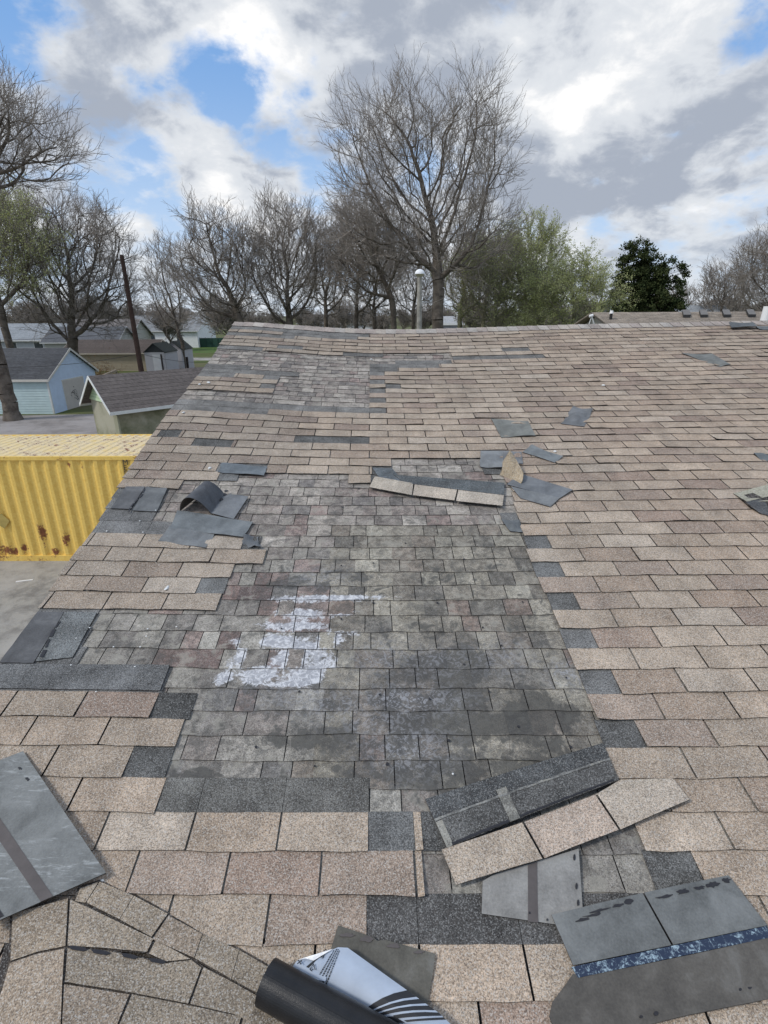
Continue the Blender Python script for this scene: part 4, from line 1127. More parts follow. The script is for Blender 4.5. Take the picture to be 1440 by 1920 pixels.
M_GLASS = simple_mat('window_glass', (.05, .06, .07), .12, .6, .2, 2)
# light blue garage: front corner on the ground seen at (102,775)
A = onz(102, 776, 0); ye = A.y
Wd = 5.4
LxB = 13
t, T, Rt = gable('garage', 'pale blue lap sided garage with dark roof and a scribbled door in its gable end', 'garage', (A.x-LxB, A.y, 0), 0, LxB, Wd, 2.08, 3.58, (.50,.63,.64), (.085,.088,.095), (.62,.60,.55), ov=.18, gablec=(.56,.68,.84),
      doors=[('x1', 1.45, 3.75, 0, 1.75, (.55,.52,.48), 'door')])
mb = MB()      # scribble sprayed on the door
sx_ = lambda u, z: T(LxB+.046, u, z)
for i in range(46):
    a_ = rg.uniform(0, 6.28); u = 2.35+.34*math.cos(a_)*rg.random()+(.35 if i % 2 else 0); z = .75+.45*math.sin(a_)*rg.random()-(.25 if i % 2 else -.15); l_ = rg.uniform(.06, .16); b_ = rg.uniform(0, 3.1)
    mb.slab([sx_(u, z), sx_(u+l_*math.cos(b_), z+l_*math.sin(b_)), sx_(u+l_*math.cos(b_)+.02, z+l_*math.sin(b_)+.035), sx_(u+.02, z+.035)], .003, Vector((1,0,0)), (.05,.05,.05))
mb.build('scribble', M_TAR, t)
mb = MB(); mb.box(A.x-.06, A.x+.03, A.y-.03, A.y+.06, 0, 1.95, (.6,.62,.6)); mb.build('corner_board', attr_mat_trim, t); center(t)
# green gabled garage
C1 = onz(206, 770, 2.2); C2 = onz(149, 753, 2.2)
yv = Vector((C2.x-C1.x, C2.y-C1.y, 0)); Wd = yv.length; ya_ = math.atan2(yv.y, yv.x)-math.pi/2
Rg = Matrix.Rotation(ya_, 3, 'Z')
ovg = .32
O_ = Vector((C1.x, C1.y, 0))+Rg @ Vector((ovg, ovg, 0))
t, T, Rt = gable('garage', 'low garage with mossy block walls, green gable and brown shingle roof next to the container', 'garage', (O_.x, O_.y, 0), ya_, 7.6, Wd-2*ovg, 2.32, 3.3, (.24,.23,.17), (.135,.118,.11), (.66,.68,.66), ov=ovg, siding=False, wallmat=M_MOSS, gablec=(.52,.66,.44), trim=.12)
mb = MB(); q = T(.0, 0, 0); mb.box(q.x-.09, q.x+.05, q.y-.1, q.y+.04, 0, 2.2, (.42,.42,.30)); mb.build('corner_board', attr_mat_trim, t); center(t)
# two small grey sheds
for i, (pxa, lab) in enumerate([(277, 'small grey shed with white door and dark open gable'), (314, 'small grey shed without a door, to the right of the one with a door')]):
    A = onz(pxa, 704-i*8, 0)
    t, T, Rt = gable('shed', lab, 'shed', (A.x, A.y, 0), 0, 1.95 if i == 0 else 1.75, 3.2, 2.15, 2.2, (.46,.46,.49), (.05,.055,.05), (.3,.3,.3), ov=.05)
    bpy.data.objects.remove([c for c in t.children if c.name.startswith('roof')][0]); bpy.data.objects.remove([c for c in t.children if c.name.startswith('trim')][0])
    W2 = 1.95 if i == 0 else 1.75; mb = MB(); z1, z2 = 2.15, 3.0
    for s_ in (0, 1):
        xa = -.08 if s_ == 0 else W2+.08
        q = [T(xa,-.12,z1), T(W2/2,-.12,z2), T(W2/2,3.3,z2), T(xa,3.3,z1)]
        if s_ == 0: q = q[::-1]
        mb.slab(q, .05, Vector((0,0,1)), (.06,.065,.06))
    mb.build('roof', M_ROOFS, t)
    mb = MB(); mb.slab([T(0,.0,z1), T(W2,.0,z1), T(W2/2,.0,z2-.05)], .04, Vector((0,-1,0)), (.04,.045,.05) if i == 0 else (.32,.32,.34)); mb.build('gable_panel', M_LAP, t)  # first shed: near-black colour paints the shade inside its open gable
    if i == 0:
        mb = MB(); mb.slab([T(.75,-.03,0), T(1.5,-.03,0), T(1.5,-.03,1.95), T(.75,-.03,1.95)], .03, Vector((0,-1,0)), (.66,.67,.70)); mb.build('door', M_LAP, t)
        mb = MB(); mb.slab([T(1.52,-.03,0), T(1.68,-.03,0), T(1.68,-.03,1.98), T(1.52,-.03,1.98)], .03, Vector((0,-1,0)), (.06,.05,.05)); mb.build('door_gap', M_LAP, t)
    center(t)
# brown roofed outbuilding behind the sheds
YO = 56.; xa, xb = at(118, 660, YO).x, at(284, 660, YO).x
t, T, Rt = gable('outbuilding', 'long low tan outbuilding with a brown roof, to the left of the grey sheds', 'outbuilding', (xa, YO, 0), R(1), xb-xa, 5, 1.9, 3.0, (.33,.28,.20), (.105,.088,.08), (.4,.36,.3), ov=.3); center(t)
# white house and others further off
def hs_at(px0, px1, py, z=0):
    a = onz(px0, py, z); b = onz(px1, py, z); return a, b.x-a.x
A, wX = hs_at(245, 372, 652)
t, _, _ = gable('house', 'white lap sided house with a grey roof beyond the sheds', 'house', (A.x, A.y, 0), R(-3), wX, 9, 3.0, 5.4, (.80,.82,.84), (.24,.25,.26), (.7,.7,.7), ov=.4, windows=[('y0', wX*.30, wX*.30+1, 1, 2.2, (.1,.1,.1), 'window'), ('y0', wX*.7, wX*.7+1, 1, 2.2, (.1,.1,.1), 'window')]); center(t)
A, wX = hs_at(120, 232, 668)
t, _, _ = gable('house', 'pale house with a brownish grey roof behind the utility pole', 'house', (A.x, A.y+2, 0), R(2), wX, 8, 2.6, 4.9, (.55,.54,.5), (.18,.165,.16), (.6,.6,.6), ov=.4, windows=[('y0', wX*.4, wX*.4+1, 1, 2.2, (.1,.1,.1), 'window')]); center(t)
A, wX = hs_at(-60, 105, 672)
t, _, _ = gable('house', 'house with a pale grey roof behind the pale blue garage', 'house', (A.x, A.y, 0), R(-4), wX, 9, 2.5, 4.4, (.36,.38,.40), (.27,.29,.31), (.6,.6,.6), ov=.4, windows=[('y0', wX*.5, wX*.5+1.2, 1, 2.1, (.1,.1,.1), 'window'), ('y0', wX*.8, wX*.8+1.2, 1, 2.1, (.1,.1,.1), 'window')]); center(t)
A, wX = hs_at(90, 215, 674)
t, _, _ = gable('house', 'low house with a dark grey roof and small gable, behind the large bare tree', 'house', (A.x, A.y, 0), R(5), wX, 7, 2.3, 4.0, (.40,.40,.38), (.12,.125,.135), (.5,.5,.5), ov=.4); center(t)
A, wX = hs_at(560, 700, 628)
t, _, _ = gable('house', 'white house glimpsed between the bare trunks just over the ridge, left of the lamp post', 'house', (A.x, A.y, 0), 0, wX, 8, 3.2, 5.3, (.66,.67,.68), (.2,.2,.21), (.7,.7,.7), ov=.4); center(t)
A, wX = hs_at(800, 860, 632)
t, _, _ = gable('house', 'grey house with a bright white fascia right of the lamp post', 'house', (A.x, A.y-25, 0), 0, wX*.7, 7, 3.7, 4.9, (.30,.30,.33), (.4,.41,.42), (.75,.75,.75), ov=.3, trim=.4); center(t)
A = onz(1020, 640, 0)
t, _, _ = gable('house', 'dark teal grey house half hidden by the greening tree', 'house', (A.x, A.y-35, 0), R(4), 8.5, 7, 4.9, 7.0, (.10,.11,.11), (.20,.23,.235), (.12,.12,.12), ov=.4); center(t)
A = onz(1262, 625, 0); 
t, _, _ = gable('house', 'white gabled house with a patched pale grey roof, beyond the neighbouring roof at right', 'house', (A.x*.48, CAM.y+(A.y-CAM.y)*.48, 0), R(-2), 7.2, 5.5, 5.0, 6.35, (.72,.73,.74), (.30,.32,.34), (.72,.73,.74), ov=.15); center(t)
# neighbouring roof at right with four vents
yr = 20.; pr = at(1112, 590, yr)
t = thing('building', 'neighbouring building with a brown shingle roof and small dark vents, beyond the ridge at right', 'building')
x0_ = at(1108, 590, yr).x; zr = at(1250, 585, yr).z; x1_ = x0_+22
mb = MB(); rows_ = 34
for i in range(rows_):
    f0, f1 = i/rows_, (i+1)/rows_; s_ = 5.4
    y0_, y1_ = yr-s_*(1-f0), yr-s_*(1-f1); z0_, z1_ = zr-s_*.24*(1-f0)+.012, zr-s_*.24*(1-f1)
    k = x0_+rg.random()*.3-.3
    while k < x1_:
        fv = rg.uniform(.75, 1.25); e = k+.33; a_, b_ = max(k, x0_), min(e, x1_)
        if b_ > a_: mb.slab([(a_+.006,y0_,z0_), (b_,y0_,z0_), (b_,y1_,z1_), (a_+.006,y1_,z1_)], .012, Vector((0,0,1)), tuple(c_*fv for c_ in (.27,.225,.18)))
        k = e
mb.build('roof', M_TAN, t)
mb = MB(); mb.slab([(x0_,yr,zr-.02), (x0_,yr-5.4,zr-1.32), (x1_,yr-5.4,zr-1.32), (x1_,yr,zr-.02)][::-1], .05, Vector((0,0,1)), (.1,.09,.08)); mb.slab([(x0_,yr,zr), (x1_,yr,zr), (x1_,yr+5.4,zr-1.3), (x0_,yr+5.4,zr-1.3)], .05, Vector((0,0,1)), (.22,.19,.16)); mb.build('roof_deck', M_ROOFS, t)
mb = MB(); mb.box(x0_+.3, x1_-.3, yr-5.1, yr+5.1, 0, zr-1.35, (.42,.4,.36)); mb.slab([(x0_+.3,yr-5.1,zr-1.4), (x0_+.3,yr+5.1,zr-1.4), (x0_+.3,yr,zr-.1)], .1, Vector((-1,0,0)), (.42,.4,.36)); mb.build('wall', M_LAP, t)
for px, py in ((1283,588),(1315,588),(1358,586.5),(1404,585.5)):
    p = at(px-3, py+4, yr-.55); mb = MB(); p.z = zr-.55*.24+.0
    mb.slab([p+Vector(q) for q in ((-.13,-.30,.04),(.13,-.30,.04),(.33,.22,.21),(.07,.22,.21))], .10, Vector((0,0,1)), (.16,.15,.14), (.035,.035,.035)); mb.build('roof_vent', attr_mat_trim, t)
mb = MB(); p = at(1146, 590, yr-1); p.z = zr-.24; mb.tube(p, p+Vector((0,0,.2)), .05, .05, 10, (.02,.02,.02)); mb.build('vent_pipe', attr_mat_trim, t)
mb = MB(); mb.tube(p+Vector((0,0,.2)), p+Vector((0,0,.3)), .07, .05, 10, (.8,.8,.8)); mb.build('vent_cap', attr_mat_trim, t)
center(t)
# white A-shaped stand at the roof edge
t = thing('tripod_stand', 'thin pale metal A frame just past the ridge beside the neighbouring roof', 'stand')
yq = yr-5.6
for a_, b_ in (((1103,612),(1111,589)), ((1115,612),(1109,589)), ((1111,612),(1110,590))):
    mb = MB(); p0 = at(*a_, yq+(0.4 if a_[0] == 1111 else 0)); p1 = at(*b_, yq); d_ = (p0-p1); mb.tube(p0+d_*1.2, p1, .013, .013, 8, (.62,.64,.63)); mb.build('leg', attr_mat_trim, t)
mb = MB(); p = at(1105, 593, yq); mb.tube(p, p+Vector((.10,0,.03)), .035, .035, 8, (.8,.8,.8)); mb.build('lamp_head', attr_mat_trim, t); center(t)
# ------------------------------------------------------------------ poles and wires
t = thing('lamp_post', 'weathered wooden lamp post with a round white lamp, in front of the tall bare tree', 'street lamp')
p = at(787, 514, 24); mb = MB(); mb.tube((p.x+.05, p.y, 0), (p.x, p.y, p.z-.05), .15, .10, 14, (.30,.29,.26)); mb.build('pole', attr_mat('weathered_wood', .85, .2, .35, 6, .4), t, True)
mb = MB(); 
for i in range(10):
    a0, a1 = math.pi/2*i/10, math.pi/2*(i+1)/10
    mb.tube(p+Vector((0,0,.0+.2*math.sin(a0))), p+Vector((0,0,.0+.2*math.sin(a1))), .22*math.cos(a0)+.001, .22*math.cos(a1)+.001, 20, (.80,.82,.84), False)
mb.build('lamp_cover', attr_mat_trim, t, True)
mb = MB(); mb.tube(p+Vector((0,0,-.10)), p+Vector((0,0,.0)), .12, .215, 20, (.40,.38,.28)); mb.build('lamp_glass', attr_mat_trim, t, True); center(t)
yp = 29.; p = at(228, 478, yp); q = at(260, 703, yp); M_POLE = attr_mat('dark_creosoted_wood', .85, .2, .35, 6, .4)
t = thing('utility_pole', 'dark brown wooden utility pole rising behind the mossy garage', 'utility pole')
mb = MB(); mb.tube((p.x+.08, yp, 0), (p.x, yp, p.z), .16, .10, 14, (.055,.035,.028)); mb.build('pole', M_POLE, t, True)
for dz in (.9, 1.1):
    mb = MB(); mb.tube((p.x, yp-.14, p.z-dz-.05), (p.x, yp-.14, p.z-dz+.07), .04, .03, 8, (.1,.09,.08)); mb.build('insulator', M_POLE, t)
center(t)
def wire(name, label, a, b, sag, r=.012, n=24):
    mb = MB(); P = [a*(1-i/n)+b*(i/n)-Vector((0,0,sag*4*(i/n)*(1-i/n))) for i in range(n+1)]
    for u, v in zip(P, P[1:]): mb.tube(u, v, r, r, 5, (.03,.03,.035), False)
    o = mb.build(name, attr_mat_trim); tag(o, label, 'wire'); origin_mesh(o)
px_ = Vector((p.x, yp, 0))
wire('power_line', 'upper power line running left from the utility pole', at(-200, 632, 34), Vector((p.x, yp, at(240, 622, yp).z)), .3)
wire('power_line', 'lower power line crossing the pale blue garage roof to the utility pole', at(-200, 676, 26), Vector((p.x, yp, at(243, 664, yp).z)), .5)
wire('power_line', 'power line running right from the utility pole past the sheds', Vector((p.x, yp, at(243, 662, yp).z)), at(430, 672, 45), .4)
# dark stump post beside the sheds
mb = MB(); a = onz(351, 694, 0); mb.tube((a.x, a.y, 0), (a.x+.1, a.y, 1.35), .22, .16, 9, (.045,.035,.03)); mb.tube((a.x-.25, a.y, 0), (a.x-.05, a.y, .9), .14, .08, 7, (.05,.04,.035)); o = mb.build('tree_stump', M_POLE); tag(o, 'dark broken tree stump beside the grey sheds', 'stump'); origin_mesh(o)
# brush and boards beside the outbuilding
mb = MB(); a = onz(205, 712, 0)
for i in range(700):
    u = Vector((rg.gauss(0, .8), rg.gauss(0, .6), abs(rg.gauss(0, .75)))); d_ = Vector((rg.gauss(0,1), rg.gauss(0,1), rg.gauss(0,1)+.5)).normalized()*rg.uniform(.15, .45)
    pp = Vector((a.x-.6, a.y, 0))+u; mb.tube(pp, pp+d_, .012, .005, 3, rg.choice([(.25,.13,.05),(.18,.10,.05),(.30,.18,.08)]), False)
o = mb.build('brush_pile', attr_mat('dry_brush', .95, .1, .2, 4)); tag(o, 'pile of rusty brown dead brush behind the pale blue garage', 'brush pile'); origin_mesh(o)
mb = MB(); a = at(193, 700, 42); b = at(217, 690, 43); a.z = 1.0; b.z = 1.3; mb.tube(a, b, .12, .12, 4, (.38,.31,.24)); mb.tube((b.x,b.y,0), (b.x,b.y,1.3), .07, .07, 6, (.2,.17,.13)); mb.tube((a.x,a.y,0), (a.x,a.y,1.0), .07, .07, 6, (.2,.17,.13)); o = mb.build('plank_rack', attr_mat_trim); tag(o, 'pale plank resting on posts between the blue garage and the outbuilding', 'plank'); origin_mesh(o)
# litter on the driveway
a = onz(45, 1089, .03); mb = MB(); mb.slab([a+Vector(q) for q in ((-.16,-.05,0),(.16,.05,0),(.155,.085,0),(-.165,-.01,0))], .01, Vector((0,0,1)), (.8,.8,.8)); o = mb.build('white_stick', attr_mat_trim); tag(o, 'small white stick lying on the driveway below the container', 'litter'); origin_mesh(o)
# green fence panel beyond the lawn
a = onz(372, 652, 0); mb = MB(); mb.box(a.x, a.x+5.5, a.y+1, a.y+1.06, 0, 1.6, (.03,.075,.06))
for i in range(6): mb.box(a.x+i*1.08, a.x+i*1.08+.06, a.y+.93, a.y+1, 0, 1.7, (.03,.06,.05))
o = mb.build('green_fence', M_LAP); tag(o, 'dark green fence at the far edge of the bright lawn', 'fence'); origin_mesh(o)
# ------------------------------------------------------------------ trees
def bark_mat(name, c, c2):
    t = MT(name, .95, .1); n = noi(t.co, 2.5, 5, .65); t.col(mixc(rng(n, .35, .65), c, c2)); return t.m
M_BARK = bark_mat('grey_brown_bark', (.095,.08,.068), (.18,.155,.13))
M_TWIG = bark_mat('twigs', (.24,.215,.19), (.33,.295,.265))
M_BARK2 = bark_mat('olive_bark', (.19,.185,.125), (.29,.28,.20))
M_LEAF = MT('young_leaves', .7, .2); n = noi(M_LEAF.co, 1.2, 3, .6); M_LEAF.col(mixc(rng(n, .35, .65), (.46,.50,.22), (.60,.61,.33)))
N, L = M_LEAF.nt.nodes, M_LEAF.nt.links
tr_ = nd('ShaderNodeBsdfTranslucent'); tr_.inputs[0].default_value = (.45, .48, .20, 1); ms_ = nd('ShaderNodeMixShader'); ms_.inputs[0].default_value = .5
L.new(M_LEAF.b.outputs[0], ms_.inputs[1]); L.new(tr_.outputs[0], ms_.inputs[2]); L.new(ms_.outputs[0], M_LEAF.o.inputs[0])
M_CED = MT('cedar_foliage', .8, .15); n = noi(M_CED.co, 1.8, 4, .65); M_CED.col(mixc(rng(n, .35, .65), (.022,.036,.012), (.062,.075,.028)))
class Segs:
    def __init__(s): s.a = []; s.b = []; s.r0 = []; s.r1 = []
    def add(s, a, b, r0, r1): s.a.append(a); s.b.append(b); s.r0.append(r0); s.r1.append(r1)
    def build(s, name, mat, sides, parent):
        if not s.a: return None
        a = np.array([tuple(x) for x in s.a]); b = np.array([tuple(x) for x in s.b]); r0 = np.array(s.r0); r1 = np.array(s.r1)
        d = b-a; ln = np.linalg.norm(d, axis=1, keepdims=True); d = d/np.maximum(ln, 1e-6)
        h = np.where(np.abs(d[:, 2:3]) < .9, np.array([[0, 0, 1.]]), np.array([[1., 0, 0]]))
        u = np.cross(d, h); u /= np.linalg.norm(u, axis=1, keepdims=True); v = np.cross(d, u)
        n = len(a); V = np.zeros((n, 2*sides, 3))
        for i in range(sides):
            t = 2*math.pi*i/sides; o = u*math.cos(t)+v*math.sin(t)
            V[:, i] = a+o*r0[:, None]; V[:, sides+i] = b+o*r1[:, None]
        F = np.array([[i, (i+1) % sides, sides+(i+1) % sides, sides+i] for i in range(sides)])
        FF = (F[None]+(np.arange(n)*2*sides)[:, None, None]).reshape(-1, 4)
        me = bpy.data.meshes.new(name); me.vertices.add(n*2*sides); me.vertices.foreach_set('co', V.ravel())
        me.loops.add(FF.size); me.loops.foreach_set('vertex_index', FF.ravel()); me.polygons.add(len(FF))
        me.polygons.foreach_set('loop_start', np.arange(0, FF.size, 4)); me.polygons.foreach_set('use_smooth', [True]*len(FF)); me.update()
        me.materials.append(getattr(mat, 'm', mat)); o = bpy.data.objects.new(name, me); return link(o, parent)
def leaves_mesh(name, pts, size, mat, parent, rnd):
    n = len(pts)
    if not n: return
    P = np.array([tuple(p) for p in pts]); nr = np.random.RandomState(rnd.randint(0, 99999))
    A = nr.normal(size=(n, 3)); A /= np.linalg.norm(A, axis=1, keepdims=True); B = np.cross(A, nr.normal(size=(n, 3))); B /= np.linalg.norm(B, axis=1, keepdims=True)
    s = size*nr.uniform(.6, 1.4, (n, 1)); V = np.stack([P-A*s*.5, P+B*s*.3, P+A*s*.5, P-B*s*.3], 1).reshape(-1, 3)
    me = bpy.data.meshes.new(name); me.vertices.add(4*n); me.vertices.foreach_set('co', V.ravel()); me.loops.add(4*n); me.loops.foreach_set('vertex_index', np.arange(4*n)); me.polygons.add(n); me.polygons.foreach_set('loop_start', np.arange(0, 4*n, 4)); me.update()
    me.materials.append(getattr(mat, 'm', mat)); o = bpy.data.objects.new(name, me); return link(o, parent)
def bare_tree(name, label, cat, base, H, envs, tr, seed, forks=4, fork_h=.2, spread=.5, lvl=7, leaf=0, bark=None, twig=None, group=None, minr=.011, droop=0., dens=1., lsize=.09, upb=.10):
    """envs = list of ellipsoids (centre x offset, z, rx, rz) that the crown fills; base = ground point"""
    rnd = random.Random(seed); T_ = Segs(); B_ = Segs(); W_ = Segs(); LV = []
    base = Vector(base)
    def inside(p):
        for (ox, cz_, rx, rz) in envs:
            if ((p.x-base.x-ox)/rx)**2+((p.y-base.y)/(rx*.8))**2+((p.z-cz_)/rz)**2 < 1: return True
        return False
    def grow(p, d, r, ln, lv):
        ns = 4 if lv < 3 else (3 if lv < 6 else 2)
        pts = [p]; rr = [r]; re_ = r*(.68 if lv < 2 else .6)
        for i in range(ns):
            j_ = .13 if lv < 3 else .2
            d = (d+Vector((rnd.gauss(0, j_), rnd.gauss(0, j_), rnd.gauss(0, j_*.7)+upb-(droop if lv > 3 else 0)))).normalized()
            q = p+d*(ln/ns)
            if lv > 1 and not inside(q):
                if rnd.random() < .85: break
            ra = r+(re_-r)*i/ns; rb = r+(re_-r)*(i+1)/ns
            tgt = T_ if lv <= 1 else (B_ if ra > .035 else W_)
            tgt.add(p, q, max(ra, minr), max(rb, minr*.8)); p = q; pts.append(p); rr.append(rb)
            if leaf and lv >= lvl-2:
                for _ in range(leaf):
                    if rnd.random() < .8: LV.append(p+Vector((rnd.gauss(0,.16), rnd.gauss(0,.16), rnd.gauss(0,.16))))
        if lv >= lvl or len(pts) < 2 or r < .004: return
        def child(pp, rc, l2, ang):
            ax = d.orthogonal().normalized(); ax.rotate(Matrix.Rotation(rnd.uniform(0, 6.283), 3, d)) 
            nd_ = (d*math.cos(ang)+ax*math.sin(ang)).normalized(); grow(pp, nd_, rc, l2, lv+1)
        k_ = 2 if rnd.random() < .6 else 3
        for i in range(k_): child(pts[-1], rr[-1]*(.95 if i == 0 else rnd.uniform(.6, .85)), ln*rnd.uniform(.70, .90), rnd.uniform(.15, .38) if i == 0 else rnd.uniform(.35, .75))
        if lv >= 1:
            for pp, rc in zip(pts[1:-1], rr[1:-1]):
                if rnd.random() < .80*dens: child(pp, rc*rnd.uniform(.35, .55), ln*rnd.uniform(.5, .75), rnd.uniform(.5, 1.0))
    # trunk
    fz = H*fork_h; p = base.copy(); n_t = 5; r = tr*1.35
    for i in range(n_t):
        q = base+Vector((rnd.gauss(0, .03)*fz, rnd.gauss(0, .03)*fz, fz*(i+1)/n_t)); r2 = tr*(1.12-.22*(i+1)/n_t)
        T_.add(p, q, r, r2); p = q; r = r2
    a0 = rnd.uniform(0, 6)
    for i in range(forks):
        a = a0+2*math.pi*i/forks+rnd.uniform(-.3, .3); sp = spread*rnd.uniform(.6, 1.25)
        d = Vector((math.cos(a)*sp, math.sin(a)*sp*.8, 1)).normalized()
        grow(p, d, tr*rnd.uniform(.5, .68), H*rnd.uniform(.20, .27), 1)
    t = empty(name, tuple(base)); tag(t, label, cat, group)
    mv = Matrix.Translation(-base)
    for S_, nm, mt, sd_ in ((T_, 'trunk', bark or M_BARK, 9), (B_, 'crown', bark or M_BARK, 5), (W_, 'twigs', twig or M_TWIG, 3)):
        o = S_.build(nm, mt, sd_, t)
        if o: o.data.transform(mv)
    if LV:
        o = leaves_mesh('leaves', LV, lsize, M_LEAF, t, rnd); o.data.transform(mv)
    return t, len(T_.a)+len(B_.a)+len(W_.a)
from mathutils.kdtree import KDTree
def colonized_tree(name, label, cat, base, envs, tr, seed, npts=1500, fork_z=None, step=.5, leaf=0, bark=None, twig=None, group=None, minr=.011, lsize=.09, twigs=3, lean=0., droop=0., expo=2.02, tw_len=1.7):
    """crown grown towards random points that fill the ellipsoids, branch thickness by the pipe rule"""
    rnd = random.Random(seed); base = Vector(base); A = []
    vol = [e[2]*e[2]*e[3] for e in envs]
    while len(A) < npts:
        ox, cz_, rx, rz = rnd.choices(envs, vol)[0]; rx -= tw_len*.45; rz -= tw_len*.5
        v = Vector((rnd.uniform(-1, 1), rnd.uniform(-1, 1), rnd.uniform(-1, 1)))
        l_ = v.length
        if l_ > 1 or rnd.random() > .25+.75*l_: continue
        # ragged outline: shrink by a slow angular wobble
        an = math.atan2(v.z, v.x); wob_ = 1-.10*(1+math.sin(an*5+seed))*.5-.08*(1+math.sin(an*11+seed*2))*.5
        A.append(Vector((base.x+ox+v.x*rx*wob_, base.y+v.y*rx*.8*wob_, cz_+v.z*rz*wob_)))
    P = [base.copy()]; par = [-1]; H = max(p.z for p in A)
    fz = fork_z if fork_z else H*.25; n_t = max(3, int(fz/step)); d = Vector((lean, 0, 1))
    for i in range(n_t):
        P.append(P[-1]+Vector((lean*step+rnd.gauss(0, .035)*step*2, rnd.gauss(0, .035)*step*2, step*fz/(n_t*step)))); par.append(len(P)-2)
    alive = A; R_inf = 1e9; kill = step*1.35; 
    for it in range(260):
        if not alive: break
        kd = KDTree(len(P))
        for i, p in enumerate(P): kd.insert(p, i)
        kd.balance(); acc = {}
        keep = []
        for q in alive:
            c, i, dist = kd.find(q)
            if dist < kill: continue
            keep.append(q)
            if i < n_t*.8: i = max(i, int(n_t*.8))
            v = (q-P[i]).normalized(); acc[i] = acc[i]+v if i in acc else v.copy()
        alive = keep
        if not acc: break
        added = 0
        for i, v in acc.items():
            prev = (P[i]-P[par[i]]).normalized() if par[i] >= 0 else Vector((0, 0, 1))
            nd_ = (v.normalized()*.9+prev*.45+Vector((rnd.gauss(0, .16), rnd.gauss(0, .16), rnd.gauss(0, .12)+.06-droop))).normalized()
            q = P[i]+nd_*step; c, j, dist = kd.find(q)
            if dist < step*.35: continue
            P.append(q); par.append(i); added += 1
        if not added: break
    n = len(P); ch = [0]*n; rad_ = [0.]*n
    for i in range(n-1, 0, -1):
        if rad_[i] == 0: rad_[i] = 1.
        rad_[par[i]] += rad_[i]; ch[par[i]] += 1
    r_of = [max(minr, tr*(x/rad_[0])**(1/expo)) for x in rad_]
    T_ = Segs(); B_ = Segs(); W_ = Segs(); LV = []
    def spray(p, d, ln, lv):
        k_ = 4 if lv == 0 else (3 if lv == 1 else 2)
        for i in range(k_):
            d = (d+Vector((rnd.gauss(0, .13), rnd.gauss(0, .13), rnd.gauss(0, .08)+.09-droop*2))).normalized(); q = p+d*(ln/k_)
            f0 = 1.5-.35*lv-.12*i; W_.add(p, q, minr*max(f0, .55), minr*max(f0-.15, .5)); p = q
            if leaf and lv >= 1 and rnd.random() < .9:
                for _ in range(leaf): LV.append(q+Vector((rnd.gauss(0, .10), rnd.gauss(0, .10), rnd.gauss(0, .10))))
            if lv < 2 and (lv == 0 or rnd.random() < .75):
                a2 = rnd.uniform(.35, .75); ax = d.orthogonal().normalized(); ax.rotate(Matrix.Rotation(rnd.uniform(0, 6.283), 3, d))
                spray(p, (d*math.cos(a2)+ax*math.sin(a2)).normalized(), ln*rnd.uniform(.42, .62)*(1-.1*i), lv+1)
    for i in range(1, n):
        a_, b_ = P[par[i]], P[i]; ra, rb = min(r_of[par[i]], r_of[i]*1.35), r_of[i]
        tgt = T_ if rb > tr*.36 else (B_ if rb > .03 else W_)
        if i <= n_t: ra = r_of[par[i]]*(1.35 if i == 1 else 1.0)
        tgt.add(a_, b_, ra, rb)
        if rb < .11:
            k_ = twigs if ch[i] == 0 else (2 if rb < .05 else 1)
            for _ in range(k_):
                if ch[i] and rnd.random() < .25: continue
                dd = (b_-a_).normalized(); sd2 = .35 if ch[i] == 0 else .7
                spray(b_, (dd+Vector((rnd.gauss(0, sd2), rnd.gauss(0, sd2), rnd.gauss(0, sd2*.6)+.15-droop*3))).normalized(), tw_len*rnd.uniform(.7, 1.25), 0)
    t = empty(name, tuple(base)); tag(t, label, cat, group); mv = Matrix.Translation(-base)
    for S_, nm, mt, sd_ in ((T_, 'trunk', bark or M_BARK, 10), (B_, 'crown', bark or M_BARK, 5), (W_, 'twigs', twig or M_TWIG, 3)):
        o = S_.build(nm, mt, sd_, t)
        if o: o.data.transform(mv)
    if LV:
        o = leaves_mesh('leaves', LV, lsize, M_LEAF, t, rnd); o.data.transform(mv)
    return t, len(T_.a)+len(B_.a)+len(W_.a)
def gpt(px, Y): q = at(px, 600, Y); return (q.x, Y, 0)
def zat(px, py, Y): return at(px, py, Y).z
def xat(px, py, Y): return at(px, py, Y).x
def env(px0, px1, pyt, pyb, Y, bx):
    pyb_ = pyb; xc = xat((px0+px1)/2, (pyt+pyb_)/2, Y); rx = (xat(px1, (pyt+pyb)/2, Y)-xat(px0, (pyt+pyb)/2, Y))/2
    zt = zat((px0+px1)/2, pyt, Y); zb = zat((px0+px1)/2, pyb, Y)
    return (xc-bx, (zt+zb)/2, rx, (zt-zb)/2)
tot_seg = 0
def plant(label, px, Y, es, tr, seed, npts=1500, fy=None, **k):
    """px = photo column of the trunk, es = crown ellipses given by their photo extents, fy = photo row of the first fork"""
    global tot_seg
    b = gpt(px, Y); E_ = [env(*e, Y, b[0]) for e in es]
    if fy: k['fork_z'] = zat(px, fy, Y)
    t, n = colonized_tree('bare_tree' if not k.get('leaf') else 'budding_tree', label, 'tree', b, E_, tr, seed, npts, **k); tot_seg += n; print('TREE', label[:30], n)
    return t
